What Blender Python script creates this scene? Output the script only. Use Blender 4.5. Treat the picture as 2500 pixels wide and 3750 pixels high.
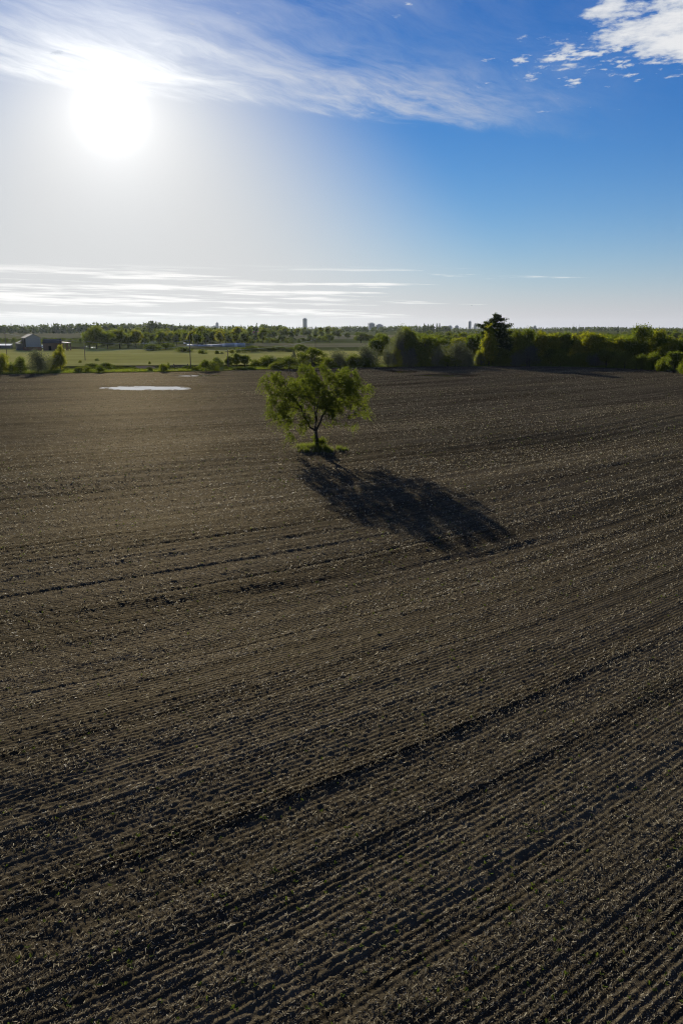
import bpy, math, random
import numpy as np
from mathutils import Vector, Matrix

# ------------------------------------------------------------------ scene, camera, sky, sun, exposure
SC = bpy.context.scene
COL = SC.collection
for _o in list(bpy.data.objects):
    bpy.data.objects.remove(_o)
R = math.radians
CAMH, PITCH, FPX = 14.0, 13.0, 2917.0
cam = bpy.data.cameras.new('camera')
cam.sensor_fit = 'VERTICAL'
cam.sensor_height = 36.0
cam.sensor_width = 24.0
cam.lens = 28.0
cam.clip_start = 0.1
cam.clip_end = 30000
camo = bpy.data.objects.new('camera', cam)
COL.objects.link(camo)
camo.location = (0, 0, CAMH)
camo.rotation_euler = (R(90 - PITCH), 0, 0)
SC.camera = camo

SUN_EL, SUN_AZ = 13.1, -14.9          # degrees; azimuth from +Y, negative to the left
SUNDIR = Vector((math.cos(R(SUN_EL)) * math.sin(R(SUN_AZ)), math.cos(R(SUN_EL)) * math.cos(R(SUN_AZ)), math.sin(R(SUN_EL))))
SC.view_settings.view_transform = 'Standard'
SC.view_settings.look = 'None'
SC.view_settings.exposure = 0.9
SC.view_settings.gamma = 1.0
SC.cycles.volume_bounces = 0
SC.cycles.filter_width = 1.2
SC.cycles.use_denoising = True
SC.cycles.denoising_prefilter = 'NONE'
SC.cycles.max_bounces = 8
SC.cycles.transparent_max_bounces = 8
SC.cycles.sample_clamp_indirect = 4.0

sun = bpy.data.lights.new('sun', 'SUN')
sun.energy = 5.0
sun.angle = R(0.53)
sun.color = (1.0, 0.93, 0.80)
suno = bpy.data.objects.new('sun', sun)
COL.objects.link(suno)
suno.rotation_euler = (-SUNDIR).to_track_quat('-Z', 'Y').to_euler()
suno.location = (-60, 200, 120)


class NG:
    """tiny helper for node graphs"""
    def __init__(s, tree):
        s.t = tree

    def n(s, typ, **kw):
        nd = s.t.nodes.new(typ)
        for k, v in kw.items():
            setattr(nd, k, v)
        return nd

    def put(s, sock, v):
        if isinstance(v, bpy.types.NodeSocket):
            s.t.links.new(v, sock)
        elif v is not None:
            sock.default_value = v

    def m(s, op, a, b=None, c=None, clamp=False):
        nd = s.n('ShaderNodeMath', operation=op, use_clamp=clamp)
        for i, v in enumerate((a, b, c)):
            s.put(nd.inputs[i], v)
        return nd.outputs[0]

    def vm(s, op, a, b=None):
        nd = s.n('ShaderNodeVectorMath', operation=op)
        s.put(nd.inputs[0], a)
        s.put(nd.inputs[1], b)
        return nd.outputs['Value'] if op in ('DOT_PRODUCT', 'LENGTH') else nd.outputs[0]

    def ss(s, x, lo, hi, a=0.0, b=1.0):
        nd = s.n('ShaderNodeMapRange', interpolation_type='SMOOTHSTEP')
        for i, v in enumerate((x, lo, hi, a, b)):
            s.put(nd.inputs[i], v)
        return nd.outputs[0]

    def noise(s, vec, scale, detail=4.0, rough=0.55, dist=0.0):
        nd = s.n('ShaderNodeTexNoise')
        s.put(nd.inputs['Vector'], vec)
        nd.inputs['Scale'].default_value = scale
        nd.inputs['Detail'].default_value = detail
        nd.inputs['Roughness'].default_value = rough
        nd.inputs['Distortion'].default_value = dist
        return nd.outputs['Fac']

    def xyz(s, x, y, z=0.0):
        nd = s.n('ShaderNodeCombineXYZ')
        for i, v in enumerate((x, y, z)):
            s.put(nd.inputs[i], v)
        return nd.outputs[0]

    def sep(s, v):
        nd = s.n('ShaderNodeSeparateXYZ')
        s.put(nd.inputs[0], v)
        return nd.outputs

    def mix(s, f, a, b, mode='MIX'):
        nd = s.n('ShaderNodeMix', data_type='RGBA', blend_type=mode)
        s.put(nd.inputs['Factor'], f)
        s.put(nd.inputs['A'], a if isinstance(a, bpy.types.NodeSocket) else (*a, 1))
        s.put(nd.inputs['B'], b if isinstance(b, bpy.types.NodeSocket) else (*b, 1))
        return nd.outputs['Result']

    def ramp(s, f, stops):
        nd = s.n('ShaderNodeValToRGB')
        el = nd.color_ramp.elements
        while len(el) < len(stops):
            el.new(0.5)
        for e, (p, c) in zip(el, stops):
            e.position = p
            e.color = (*c, 1)
        s.put(nd.inputs[0], f)
        return nd.outputs[0]


def build_world():
    w = bpy.data.worlds.new('World')
    SC.world = w
    w.use_nodes = True
    t = w.node_tree
    t.nodes.clear()
    g = NG(t)
    sky = g.n('ShaderNodeTexSky', sky_type='NISHITA')
    sky.sun_disc = False
    sky.sun_elevation = R(SUN_EL)
    sky.sun_rotation = R(SUN_AZ)
    sky.altitude = 200
    sky.air_density = 1.0
    sky.dust_density = 0.0
    sky.ozone_density = 3.0
    tc = g.n('ShaderNodeTexCoord')
    d = g.vm('NORMALIZE', tc.outputs['Generated'])
    x, y, z = g.sep(d)
    cosang = g.vm('DOT_PRODUCT', d, tuple(SUNDIR))
    ang = g.m('MULTIPLY', g.m('ARCCOSINE', g.m('MINIMUM', cosang, 0.999999)), 180 / math.pi)
    el = g.m('MULTIPLY', g.m('ARCSINE', z), 180 / math.pi)
    az = g.m('MULTIPLY', g.m('ARCTAN2', x, y), 180 / math.pi)
    # deepen the clear blue, channel by channel (display-linear values from here on)
    sr, sg, sb = g.sep(sky.outputs[0])
    pw = lambda ch, k, p: g.m('MULTIPLY', g.m('POWER', g.m('MULTIPLY', ch, 0.1), p), k)
    skyc = g.xyz(pw(sr, *SKY_R), pw(sg, *SKY_G), pw(sb, *SKY_B))
    # thin bleaching veil of high haze towards the sun, and the sun's own aureole
    q = g.m('ADD', ang, g.m('MAXIMUM', el, 0.0))
    veil = g.ss(q, 33.0, 14.0, 0.0, 0.97)
    ex = lambda a, wdt: g.m('MULTIPLY', g.m('EXPONENT', g.m('MULTIPLY', ang, -1.0 / wdt)), a)
    core = g.m('MULTIPLY', g.m('EXPONENT', g.m('MULTIPLY', g.m('POWER', ang, 2.0), -1.0 / (1.15 * 1.15))), 2.5)
    glow = g.m('ADD', ex(0.64, 3.5), core)
    low = g.m('MULTIPLY', g.m('EXPONENT', g.m('MULTIPLY', g.m('MAXIMUM', el, 0.0), -1.0 / 3.6)), 0.93)
    skyc = g.mix(low, skyc, (0.53, 0.555, 0.615))
    skyc = g.mix(veil, skyc, VEIL)
    # high cloud sheet: gnomonic plane coordinates
    zz = g.m('MAXIMUM', z, 0.03)
    u = g.m('DIVIDE', x, zz)
    v = g.m('DIVIDE', y, zz)
    # cirrus: straight far edge v = 4.2 + .43u
    edge = g.m('ADD', g.m('MULTIPLY', u, 0.43), 4.22)
    below = g.m('SUBTRACT', edge, v)                    # >0 inside the sheet
    warp = g.noise(g.xyz(u, v, 0.0), 1.3, 3.0, 0.5)
    wv = g.m('MULTIPLY', g.m('SUBTRACT', warp, 0.5), 0.35)
    ca, sa = math.cos(R(52)), math.sin(R(52))
    uu = g.m('ADD', g.m('ADD', g.m('MULTIPLY', u, ca), g.m('MULTIPLY', v, sa)), wv)
    vv = g.m('ADD', g.m('SUBTRACT', g.m('MULTIPLY', v, ca), g.m('MULTIPLY', u, sa)), wv)
    fib = g.noise(g.xyz(g.m('MULTIPLY', uu, 1.2), g.m('MULTIPLY', vv, 3.6), 3.0), 1.7, 8.0, 0.62, 0.25)
    fib2 = g.noise(g.xyz(g.m('MULTIPLY', uu, 5.0), g.m('MULTIPLY', vv, 15.0), 8.0), 1.6, 6.0, 0.65, 0.4)
    big = g.noise(g.xyz(u, v, 9.0), 0.8, 2.0, 0.5)
    fibc = g.m('ADD', g.m('MULTIPLY', fib, 0.78), g.m('MULTIPLY', fib2, 0.22))
    e_soft = g.m('ADD', below, g.m('MULTIPLY', g.m('SUBTRACT', fib, 0.5), 0.45))
    m_edge = g.ss(e_soft, -0.02, 0.26)
    m_thick = g.ss(below, 1.25, 0.35, 0.28, 1.0)        # thins out overhead
    m_right = g.ss(u, 1.75, -0.4, 0.0, 1.05)
    m_rep = g.ss(big, 0.30, 0.62, 0.45, 1.15)
    m_lefttop = g.ss(u, -0.1, -0.55, 0.0, 0.35)
    th = g.m('MAXIMUM', g.m('MULTIPLY', m_thick, m_right), g.m('MULTIPLY', m_lefttop, g.ss(u, -1.6, -1.1)))
    cir = g.m('MULTIPLY', g.m('MULTIPLY', g.ss(fibc, 0.24, 0.84), m_edge), g.m('MULTIPLY', th, m_rep), clamp=True)
    cir = g.m('MULTIPLY', cir, CIRRUS, clamp=True)
    # altocumulus fleet to the right, thinning out to small puffs
    def blob(cu_, cv_, ru_, rv_):
        dx = g.m('DIVIDE', g.m('SUBTRACT', u, cu_), ru_)
        dy = g.m('DIVIDE', g.m('SUBTRACT', v, cv_), rv_)
        return g.m('SQRT', g.m('ADD', g.m('MULTIPLY', dx, dx), g.m('MULTIPLY', dy, dy)))
    rad = blob(1.28, 3.0, 0.72, 0.66)
    rad2 = blob(0.98, 3.38, 0.62, 0.52)
    n1 = g.noise(g.xyz(g.m('MULTIPLY', u, 1.0), g.m('MULTIPLY', v, 0.85), 21.0), 4.2, 8.0, 0.62, 0.1)
    n2 = g.noise(g.xyz(u, v, 4.0), 16.0, 5.0, 0.6)
    n3 = g.noise(g.xyz(u, g.m('MULTIPLY', v, 0.8), 31.0), 10.5, 6.0, 0.6, 0.1)
    n0 = g.noise(g.xyz(u, v, 2.0), 1.6, 2.0, 0.5)
    nn = g.m('ADD', g.m('MULTIPLY', n1, 0.8), g.m('MULTIPLY', n2, 0.2))
    thr = g.m('ADD', g.ss(rad, 0.25, 1.15, 0.40, 0.63), g.m('MULTIPLY', g.m('SUBTRACT', n0, 0.5), -0.1))
    cu_raw = g.m('SUBTRACT', nn, thr)
    puff = g.m('SUBTRACT', g.m('ADD', g.m('MULTIPLY', n3, 0.75), g.m('MULTIPLY', n2, 0.25)), g.ss(rad2, 0.2, 1.25, 0.52, 0.67))
    cu_raw = g.m('MAXIMUM', cu_raw, puff)
    cu = g.m('MULTIPLY', g.ss(cu_raw, 0.0, 0.09), g.ss(v, 4.6, 3.9))
    cu_core = g.ss(cu_raw, 0.02, 0.20)
    # long flat streaks above the horizon on the sun side
    el2 = g.m('ADD', el, g.m('MULTIPLY', az, 0.016))
    sn = g.noise(g.xyz(g.m('MULTIPLY', az, 0.055), g.m('MULTIPLY', el2, 1.6), 0.0), 1.0, 6.0, 0.55, 0.15)
    sn2 = g.noise(g.xyz(g.m('MULTIPLY', az, 0.25), g.m('MULTIPLY', el2, 6.5), 5.0), 1.0, 4.0, 0.6, 0.2)
    s_f = g.m('ADD', g.m('MULTIPLY', sn, 0.68), g.m('MULTIPLY', sn2, 0.32))
    s_mask = g.m('MULTIPLY', g.ss(el, 0.4, 1.1), g.ss(el, 4.3, 3.4))
    s_side = g.ss(g.m('ABSOLUTE', g.m('SUBTRACT', az, SUN_AZ)), 34.0, 8.0, -0.10, 0.03)
    st = g.m('MULTIPLY', g.ss(g.m('ADD', s_f, s_side), 0.50, 0.60), s_mask)
    # combine
    def grey(k, add, tint=(1.0, 0.99, 0.975)):
        nd = g.vm('SCALE', tint)
        g.put(nd.node.inputs['Scale'], g.m('ADD', g.m('MULTIPLY', glow, k), add))
        return nd
    base = g.mix(1.0, skyc, grey(1.0, 0.0), 'ADD')
    near = g.m('EXPONENT', g.m('MULTIPLY', ang, -1.0 / 7.0))
    cb = g.m('ADD', g.m('MULTIPLY', near, 0.75), 0.66)
    ccol = g.vm('SCALE', (0.99, 1.0, 1.0))
    g.put(ccol.node.inputs['Scale'], g.m('ADD', cb, glow))
    base = g.mix(cir, base, ccol)
    base = g.mix(g.m('MULTIPLY', st, 0.92), base, grey(0.6, 0.98))
    cuc = g.mix(cu_core, (0.50, 0.56, 0.66), (0.86, 0.86, 0.86))
    base = g.mix(g.m('MULTIPLY', cu, 0.93), base, cuc)
    bg = g.n('ShaderNodeBackground')
    bg.inputs['Strength'].default_value = SKY_STRENGTH
    nd = g.vm('SCALE', base)
    nd.node.inputs['Scale'].default_value = 1.0 / (SKY_STRENGTH * 2 ** SC.view_settings.exposure)
    g.put(bg.inputs['Color'], nd)
    out = g.n('ShaderNodeOutputWorld')
    t.links.new(bg.outputs[0], out.inputs['Surface'])
    w.cycles.sampling_method = 'MANUAL'
    w.cycles.sample_map_resolution = 1024


SKY_STRENGTH = 0.06
SKY_R, SKY_G, SKY_B = (0.90, 1.85), (0.735, 1.30), (0.86, 0.86)
VEIL = (0.66, 0.665, 0.67)
CIRRUS = 1.0
build_world()

# ------------------------------------------------------------------ helpers
rng = np.random.default_rng(7)
c13, s13 = math.cos(R(PITCH)), math.sin(R(PITCH))
_T = np.random.default_rng(11).random((256, 256))


def vnoise(x, y, seed=0):
    x = np.asarray(x, float) + seed * 17.31
    y = np.asarray(y, float) + seed * 29.77
    xi, yi = np.floor(x), np.floor(y)
    fx, fy = x - xi, y - yi
    fx = fx * fx * (3 - 2 * fx)
    fy = fy * fy * (3 - 2 * fy)
    i0, j0 = xi.astype(np.int64) & 255, yi.astype(np.int64) & 255
    i1, j1 = (i0 + 1) & 255, (j0 + 1) & 255
    a = _T[i0, j0] * (1 - fx) + _T[i1, j0] * fx
    b = _T[i0, j1] * (1 - fx) + _T[i1, j1] * fx
    return (a * (1 - fy) + b * fy) * 2 - 1


def sstep(x, a, b):
    t = np.clip((np.asarray(x, float) - a) / (b - a), 0, 1)
    return t * t * (3 - 2 * t)


def flat_ground(px, py, z=0.0):
    """ground point seen at a photo pixel on level ground"""
    k = (1875.0 - py) / FPX
    ratio = (k * c13 - s13) / (c13 + k * s13)
    Y = (z - CAMH) / ratio
    c = Y * c13 + (CAMH - z) * s13
    return (px - 1250.0) * c / FPX, Y


ROWA = R(36)
ROWP = 0.215


def row_v(x, y):
    return y * math.cos(ROWA) - x * math.sin(ROWA) - 0.15 * np.sqrt(x * x + 225.0)


def row_u(x, y):
    return x * math.cos(ROWA) + y * math.sin(ROWA)


PUDDLES = []           # (cx, cy, rx, ry, rot)
for px, py, rx, ry, rot in ((540, 1420, 13.0, 7.6, -0.06), (735, 1375, 8.5, 3.2, 0.05), (1625, 1375, 9.0, 6.5, -0.05), (1478, 1361, 4.0, 5.0, 0.0)):
    cx, cy = flat_ground(px, py)
    PUDDLES.append((cx, cy, rx, ry, rot))

# lines in the field: (pixel polyline, kind)
def gline(pts):
    return np.array([flat_ground(*p) for p in pts])


SCARPS = [(gline([(-300, 1850), (0, 1818), (420, 1772), (760, 1722), (1090, 1676), (1330, 1655), (1700, 1622), (2100, 1590), (2600, 1545)]), 0.38, 10.0)]
FURROWS = [(gline([(-300, 2330), (0, 2275), (640, 2190), (1200, 2112), (1833, 1997), (2500, 1852), (2800, 1800)]), 0.08, 0.7),
           (gline([(1500, 1790), (1760, 1760), (2050, 1727), (2300, 1703), (2700, 1670)]), 0.06, 0.9),
           (gline([(1100, 1690), (1500, 1676), (2000, 1684), (2350, 1676)]), 0.05, 0.8),
           (gline([(900, 3020), (1500, 2780), (2000, 2540), (2600, 2260)]), 0.045, 0.5),
           (gline([(-100, 2900), (600, 2700), (1300, 2420), (2000, 2200)]), 0.04, 0.5)]


def line_dist(P, x, y):
    """signed distance (positive = away from camera) and absolute distance to a polyline"""
    best = np.full(x.shape, 1e9)
    sg = np.zeros(x.shape)
    for a, b in zip(P[:-1], P[1:]):
        dx, dy = b - a
        L = dx * dx + dy * dy
        t = np.clip(((x - a[0]) * dx + (y - a[1]) * dy) / L, 0, 1)
        ex, ey = x - a[0] - t * dx, y - a[1] - t * dy
        d = np.hypot(ex, ey)
        s = np.sign(dx * ey - dy * ex)
        m = d < best
        best = np.where(m, d, best)
        sg = np.where(m, s, sg)
    return sg * best


TREE_X, TREE_Y = flat_ground(1161, 1652)


def height(x, y):
    """smooth lie of the land"""
    x = np.asarray(x, float)
    y = np.asarray(y, float)
    r = np.hypot(x, y)
    fld = 1 - sstep(r, 225, 290)
    v, u = row_v(x, y), row_u(x, y)
    h = fld * (0.32 * vnoise(x / 46, y / 38, 1) + 0.42 * vnoise(u / 60, v / 13, 2) + 0.085 * vnoise(u / 45, v / 5.5, 3))
    h = h * sstep(r, 3, 12)
    for cx, cy, rx, ry, rot in PUDDLES:
        d = np.hypot((x - cx) / (rx * 2.2), (y - cy) / (ry * 2.2))
        w = 1 - sstep(d, 0.6, 1.0)
        h = h * (1 - w)
    h = h * sstep(np.hypot(x - TREE_X, y - TREE_Y), 5, 14)
    past = sstep(r, 300, 420) * (1 - sstep(r, 700, 1000))
    h = h + past * 0.8 * vnoise(x / 120, y / 90, 5)
    h = h + 5.0 * sstep(r, 620, 1600) + 4.0 * sstep(r, 1600, 4500)
    h = h + sstep(r, 900, 1600) * 1.2 * vnoise(x / 500, y / 500, 6)
    return h


def hz(x, y):
    return float(height(np.array([x]), np.array([y]))[0])


def soil_extra(x, y):
    """scarps, tracks, puddle hollows: on the field only"""
    h = np.zeros(x.shape)
    for P, amp, wd in SCARPS:
        d = line_dist(P, x, y)
        w = sstep(np.abs(d), 26, 8)
        h = h + amp * (sstep(d, -wd * 0.5, wd * 0.5) - 0.5) * (1 - sstep(np.abs(d), 6, 26)) * (0.7 + 0.6 * vnoise(x / 14, y / 14, 34))
    for P, amp, wd in FURROWS:
        d = line_dist(P, x, y)
        a = amp * (0.65 + 0.5 * vnoise(x / 3.0, y / 3.0, 33))
        h = h + a * np.exp(-((d - wd * 0.7) / wd) ** 2) - 0.7 * a * np.exp(-((d + wd * 0.6) / wd) ** 2)
    for cx, cy, rx, ry, rot in PUDDLES:
        xx, yy = x - cx, y - cy
        a = xx * math.cos(rot) + yy * math.sin(rot)
        b = -xx * math.sin(rot) + yy * math.cos(rot)
        d = np.hypot(a / rx, b / ry) + 0.16 * vnoise(x / 2.6, y / 2.2, 40) + 0.07 * vnoise(x / .8, y / .8, 41)
        h = h - 0.16 * (1 - sstep(d, 0.55, 1.25))
    return h


def ground_at(px, py):
    z = 0.0
    for _ in range(12):
        x, y = flat_ground(px, py, z)
        z = hz(x, y)
    return x, y, z


def at_dist(px, Y):
    """world x,y,z of the ground at forward distance Y under a photo column"""
    z = 0.0
    for _ in range(4):
        c = Y * c13 + (CAMH - z) * s13
        x = (px - 1250.0) * c / FPX
        z = hz(x, Y)
    return x, Y, z


def z_at(py, Y):
    k = (1875.0 - py) / FPX
    return CAMH + Y * (k * c13 - s13) / (c13 + k * s13)


def link(o, parent=None):
    COL.objects.link(o)
    if parent is not None:
        o.parent = parent
    return o


def tag(o, label=None, cat=None, group=None, kind=None):
    if label:
        o['label'] = label
    if cat:
        o['category'] = cat
    if group:
        o['group'] = group
    if kind:
        o['kind'] = kind
    return o


def np_mesh(name, V, F, mat, smooth=False):
    """V (n,3), F (m,3|4) arrays -> mesh datablock"""
    V = np.asarray(V, np.float32)
    F = np.asarray(F, np.int32)
    me = bpy.data.meshes.new(name)
    me.vertices.add(len(V))
    me.vertices.foreach_set('co', V.ravel())
    k = F.shape[1]
    me.loops.add(F.size)
    me.loops.foreach_set('vertex_index', F.ravel())
    me.polygons.add(len(F))
    me.polygons.foreach_set('loop_start', np.arange(0, F.size, k, dtype=np.int32))
    me.polygons.foreach_set('loop_total', np.full(len(F), k, np.int32))
    if smooth:
        me.polygons.foreach_set('use_smooth', np.ones(len(F), bool))
    me.update(calc_edges=True)
    if mat:
        me.materials.append(mat)
    return me


def mesh_obj(name, V, F, mat, parent=None, smooth=False):
    o = bpy.data.objects.new(name, np_mesh(name, V, F, mat, smooth))
    return link(o, parent)


def empty(name, loc, rz=0.0):
    o = bpy.data.objects.new(name, None)
    o.empty_display_size = 0.5
    link(o)
    o.location = loc
    o.rotation_euler = (0, 0, rz)
    return o


class MB:
    """collects boxes, prisms and tubes for one part"""
    def __init__(s):
        s.v, s.f = [], []

    def poly(s, pts, faces):
        b = len(s.v)
        s.v += [tuple(p) for p in pts]
        s.f += [tuple(b + i for i in f) for f in faces]
        return s

    def box(s, x0, x1, y0, y1, z0, z1):
        p = [(x0, y0, z0), (x1, y0, z0), (x1, y1, z0), (x0, y1, z0), (x0, y0, z1), (x1, y0, z1), (x1, y1, z1), (x0, y1, z1)]
        return s.poly(p, [(0, 3, 2, 1), (4, 5, 6, 7), (0, 1, 5, 4), (1, 2, 6, 5), (2, 3, 7, 6), (3, 0, 4, 7)])

    def tube(s, pts, rad, n=6):
        pts = [Vector(p) for p in pts]
        if not hasattr(rad, '__len__'):
            rad = [rad] * len(pts)
        b = len(s.v)
        for i, p in enumerate(pts):
            d = (pts[min(i + 1, len(pts) - 1)] - pts[max(i - 1, 0)]).normalized()
            a = d.orthogonal().normalized()
            c = d.cross(a)
            for k in range(n):
                t = 2 * math.pi * k / n
                s.v.append(tuple(p + (a * math.cos(t) + c * math.sin(t)) * rad[i]))
        for i in range(len(pts) - 1):
            for k in range(n):
                q = (k + 1) % n
                s.f.append((b + i * n + k, b + i * n + q, b + (i + 1) * n + q, b + (i + 1) * n + k))
        s.f.append(tuple(b + k for k in range(n))[::-1])
        s.f.append(tuple(b + (len(pts) - 1) * n + k for k in range(n)))
        return s

    def mesh(s, name, mat, smooth=False):
        me = bpy.data.meshes.new(name)
        me.from_pydata(s.v, [], s.f)
        if smooth:
            me.polygons.foreach_set('use_smooth', np.ones(len(me.polygons), bool))
        me.update()
        me.materials.append(mat)
        return me

    def build(s, name, mat, parent=None, smooth=False):
        return link(bpy.data.objects.new(name, s.mesh(name, mat, smooth)), parent)


# ------------------------------------------------------------------ materials
def new_mat(name):
    m = bpy.data.materials.new(name)
    m.use_nodes = True
    t = m.node_tree
    t.nodes.clear()
    g = NG(t)
    out = g.n('ShaderNodeOutputMaterial')
    return m, g, out


def mat_simple(name, col, rough=0.8, spec=0.3, var=0.15, scale=1.5, metal=0.0, bump=0.0):
    m, g, out = new_mat(name)
    p = g.n('ShaderNodeBsdfPrincipled')
    tc = g.n('ShaderNodeTexCoord')
    nz = g.noise(tc.outputs['Object'], scale, 5.0, 0.6)
    a = tuple(max(0, c * (1 - var)) for c in col)
    b = tuple(min(1, c * (1 + var)) for c in col)
    g.put(p.inputs['Base Color'], g.mix(nz, a, b))
    p.inputs['Roughness'].default_value = rough
    p.inputs['Specular IOR Level'].default_value = spec
    p.inputs['Metallic'].default_value = metal
    if bump:
        bn = g.n('ShaderNodeBump')
        bn.inputs['Strength'].default_value = bump
        g.put(bn.inputs['Height'], nz)
        g.put(p.inputs['Normal'], bn.outputs[0])
    g.t.links.new(p.outputs[0], out.inputs['Surface'])
    return m


def mat_leaf(name, dark, light, trans=0.4, tcol=None, rough=0.55, spec=0.0):
    """dark..light varied per leaf and per plant; light passes through"""
    m, g, out = new_mat(name)
    geo = g.n('ShaderNodeNewGeometry')
    oi = g.n('ShaderNodeObjectInfo')
    tco = g.n('ShaderNodeTexCoord')
    cl = g.ss(g.noise(tco.outputs['Object'], 0.9, 3.0, 0.6), 0.35, 0.65)
    f = g.m('ADD', g.m('ADD', g.m('MULTIPLY', geo.outputs['Random Per Island'], 0.42), g.m('MULTIPLY', oi.outputs['Random'], 0.26)), g.m('MULTIPLY', cl, 0.32))
    col = g.mix(f, dark, light)
    if spec:
        p = g.n('ShaderNodeBsdfPrincipled')
        g.put(p.inputs['Base Color'], col)
        p.inputs['Roughness'].default_value = rough
        p.inputs['Specular IOR Level'].default_value = spec
    else:
        p = g.n('ShaderNodeBsdfDiffuse')
        g.put(p.inputs['Color'], col)
    tr = g.n('ShaderNodeBsdfTranslucent')
    tc = tcol or (1.5, 1.4, 0.6)
    g.put(tr.inputs['Color'], g.mix(1.0, col, tc, 'MULTIPLY'))
    mx = g.n('ShaderNodeMixShader')
    mx.inputs[0].default_value = trans
    g.t.links.new(p.outputs[0], mx.inputs[1])
    g.t.links.new(tr.outputs[0], mx.inputs[2])
    g.t.links.new(mx.outputs[0], out.inputs['Surface'])
    return m


SOIL_SHEEN = 0.04


def mat_soil():
    m, g, out = new_mat('tilled_soil')
    geo = g.n('ShaderNodeNewGeometry')
    pos = geo.outputs['Position']
    n1 = g.noise(pos, 0.05, 4.0, 0.6)
    n2 = g.noise(pos, 1.3, 6.0, 0.65)
    n3 = g.noise(pos, 24.0, 5.0, 0.75)
    f = g.m('ADD', g.m('MULTIPLY', n2, 0.5), g.m('MULTIPLY', n3, 0.5))
    col = g.ramp(f, [(0.30, (0.027, 0.021, 0.0125)), (0.52, (0.066, 0.052, 0.0315)), (0.72, (0.116, 0.094, 0.059))])
    col = g.mix(g.ss(n1, 0.35, 0.7, 0.0, 0.55), col, g.mix(1.0, col, (0.95, 1.02, 0.92), 'MULTIPLY'))
    px_, py_, _pz = g.sep(pos)
    vv = g.m('SUBTRACT', g.m('SUBTRACT', g.m('MULTIPLY', py_, math.cos(ROWA)), g.m('MULTIPLY', px_, math.sin(ROWA))), g.m('MULTIPLY', g.m('SQRT', g.m('ADD', g.m('MULTIPLY', px_, px_), 225.0)), 0.15))
    uu = g.m('ADD', g.m('MULTIPLY', px_, math.cos(ROWA)), g.m('MULTIPLY', py_, math.sin(ROWA)))
    st1 = g.noise(g.xyz(g.m('MULTIPLY', uu, 0.012), g.m('MULTIPLY', vv, 0.9), 0.0), 1.0, 5.0, 0.65)
    st2 = g.noise(g.xyz(g.m('MULTIPLY', uu, 0.02), g.m('MULTIPLY', vv, 0.16), 4.0), 1.0, 4.0, 0.6)
    st3 = g.noise(g.xyz(g.m('MULTIPLY', uu, 0.010), g.m('MULTIPLY', vv, 3.2), 7.0), 1.0, 2.0, 0.6)
    stk = g.m('ADD', g.m('ADD', g.ss(st1, 0.38, 0.62, -0.30, 0.30), g.ss(st3, 0.38, 0.62, -0.22, 0.22)), g.ss(st2, 0.36, 0.64, 0.70, 1.30))
    nd = g.vm('SCALE', col)
    g.put(nd.node.inputs['Scale'], stk)
    col = nd
    # thin flush of weeds
    n4 = g.noise(pos, 0.11, 5.0, 0.6)
    n5 = g.noise(pos, 6.0, 3.0, 0.7)
    wf = g.m('MULTIPLY', g.ss(n4, 0.56, 0.74), g.ss(n5, 0.5, 0.62, 0.0, 0.6))
    col = g.mix(wf, col, (0.045, 0.058, 0.020))
    wa = g.n('ShaderNodeAttribute', attribute_name='wet')
    col = g.mix(wa.outputs['Fac'], col, g.mix(1.0, col, (0.26, 0.25, 0.25), 'MULTIPLY'))
    p = g.n('ShaderNodeBsdfDiffuse')
    g.put(p.inputs['Color'], col)
    p.inputs['Roughness'].default_value = 0.6
    bn = g.n('ShaderNodeBump')
    bn.inputs['Strength'].default_value = 0.9
    bn.inputs['Distance'].default_value = 0.05
    g.put(bn.inputs['Height'], g.m('ADD', g.m('ADD', n3, g.m('MULTIPLY', g.noise(pos, 5.0, 4.0, 0.6), 1.3)), g.m('MULTIPLY', g.m('COSINE', g.m('MULTIPLY', g.m('ADD', vv, g.m('MULTIPLY', n2, 0.05)), 2 * math.pi / ROWP)), 0.22)))
    g.put(p.inputs['Normal'], bn.outputs[0])
    gl = g.n('ShaderNodeBsdfGlossy')
    gl.inputs['Roughness'].default_value = 0.62
    g.put(gl.inputs['Color'], g.mix(0.75, col, (0.42, 0.35, 0.23)))
    g.put(gl.inputs['Normal'], bn.outputs[0])
    mx = g.n('ShaderNodeMixShader')
    mx.inputs[0].default_value = SOIL_SHEEN
    g.t.links.new(p.outputs[0], mx.inputs[1])
    g.t.links.new(gl.outputs[0], mx.inputs[2])
    g.t.links.new(mx.outputs[0], out.inputs['Surface'])
    return m


def mat_straw(name, a, b, c, rough=0.42, spec=0.6, trans=0.25):
    m, g, out = new_mat(name)
    geo = g.n('ShaderNodeNewGeometry')
    col = g.ramp(geo.outputs['Random Per Island'], [(0.0, a), (0.6, b), (0.96, c)])
    p = g.n('ShaderNodeBsdfPrincipled')
    g.put(p.inputs['Base Color'], col)
    p.inputs['Roughness'].default_value = rough
    p.inputs['Specular IOR Level'].default_value = spec
    tr = g.n('ShaderNodeBsdfTranslucent')
    g.put(tr.inputs['Color'], col)
    mx = g.n('ShaderNodeMixShader')
    mx.inputs[0].default_value = trans
    g.t.links.new(p.outputs[0], mx.inputs[1])
    g.t.links.new(tr.outputs[0], mx.inputs[2])
    g.t.links.new(mx.outputs[0], out.inputs['Surface'])
    return m


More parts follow.
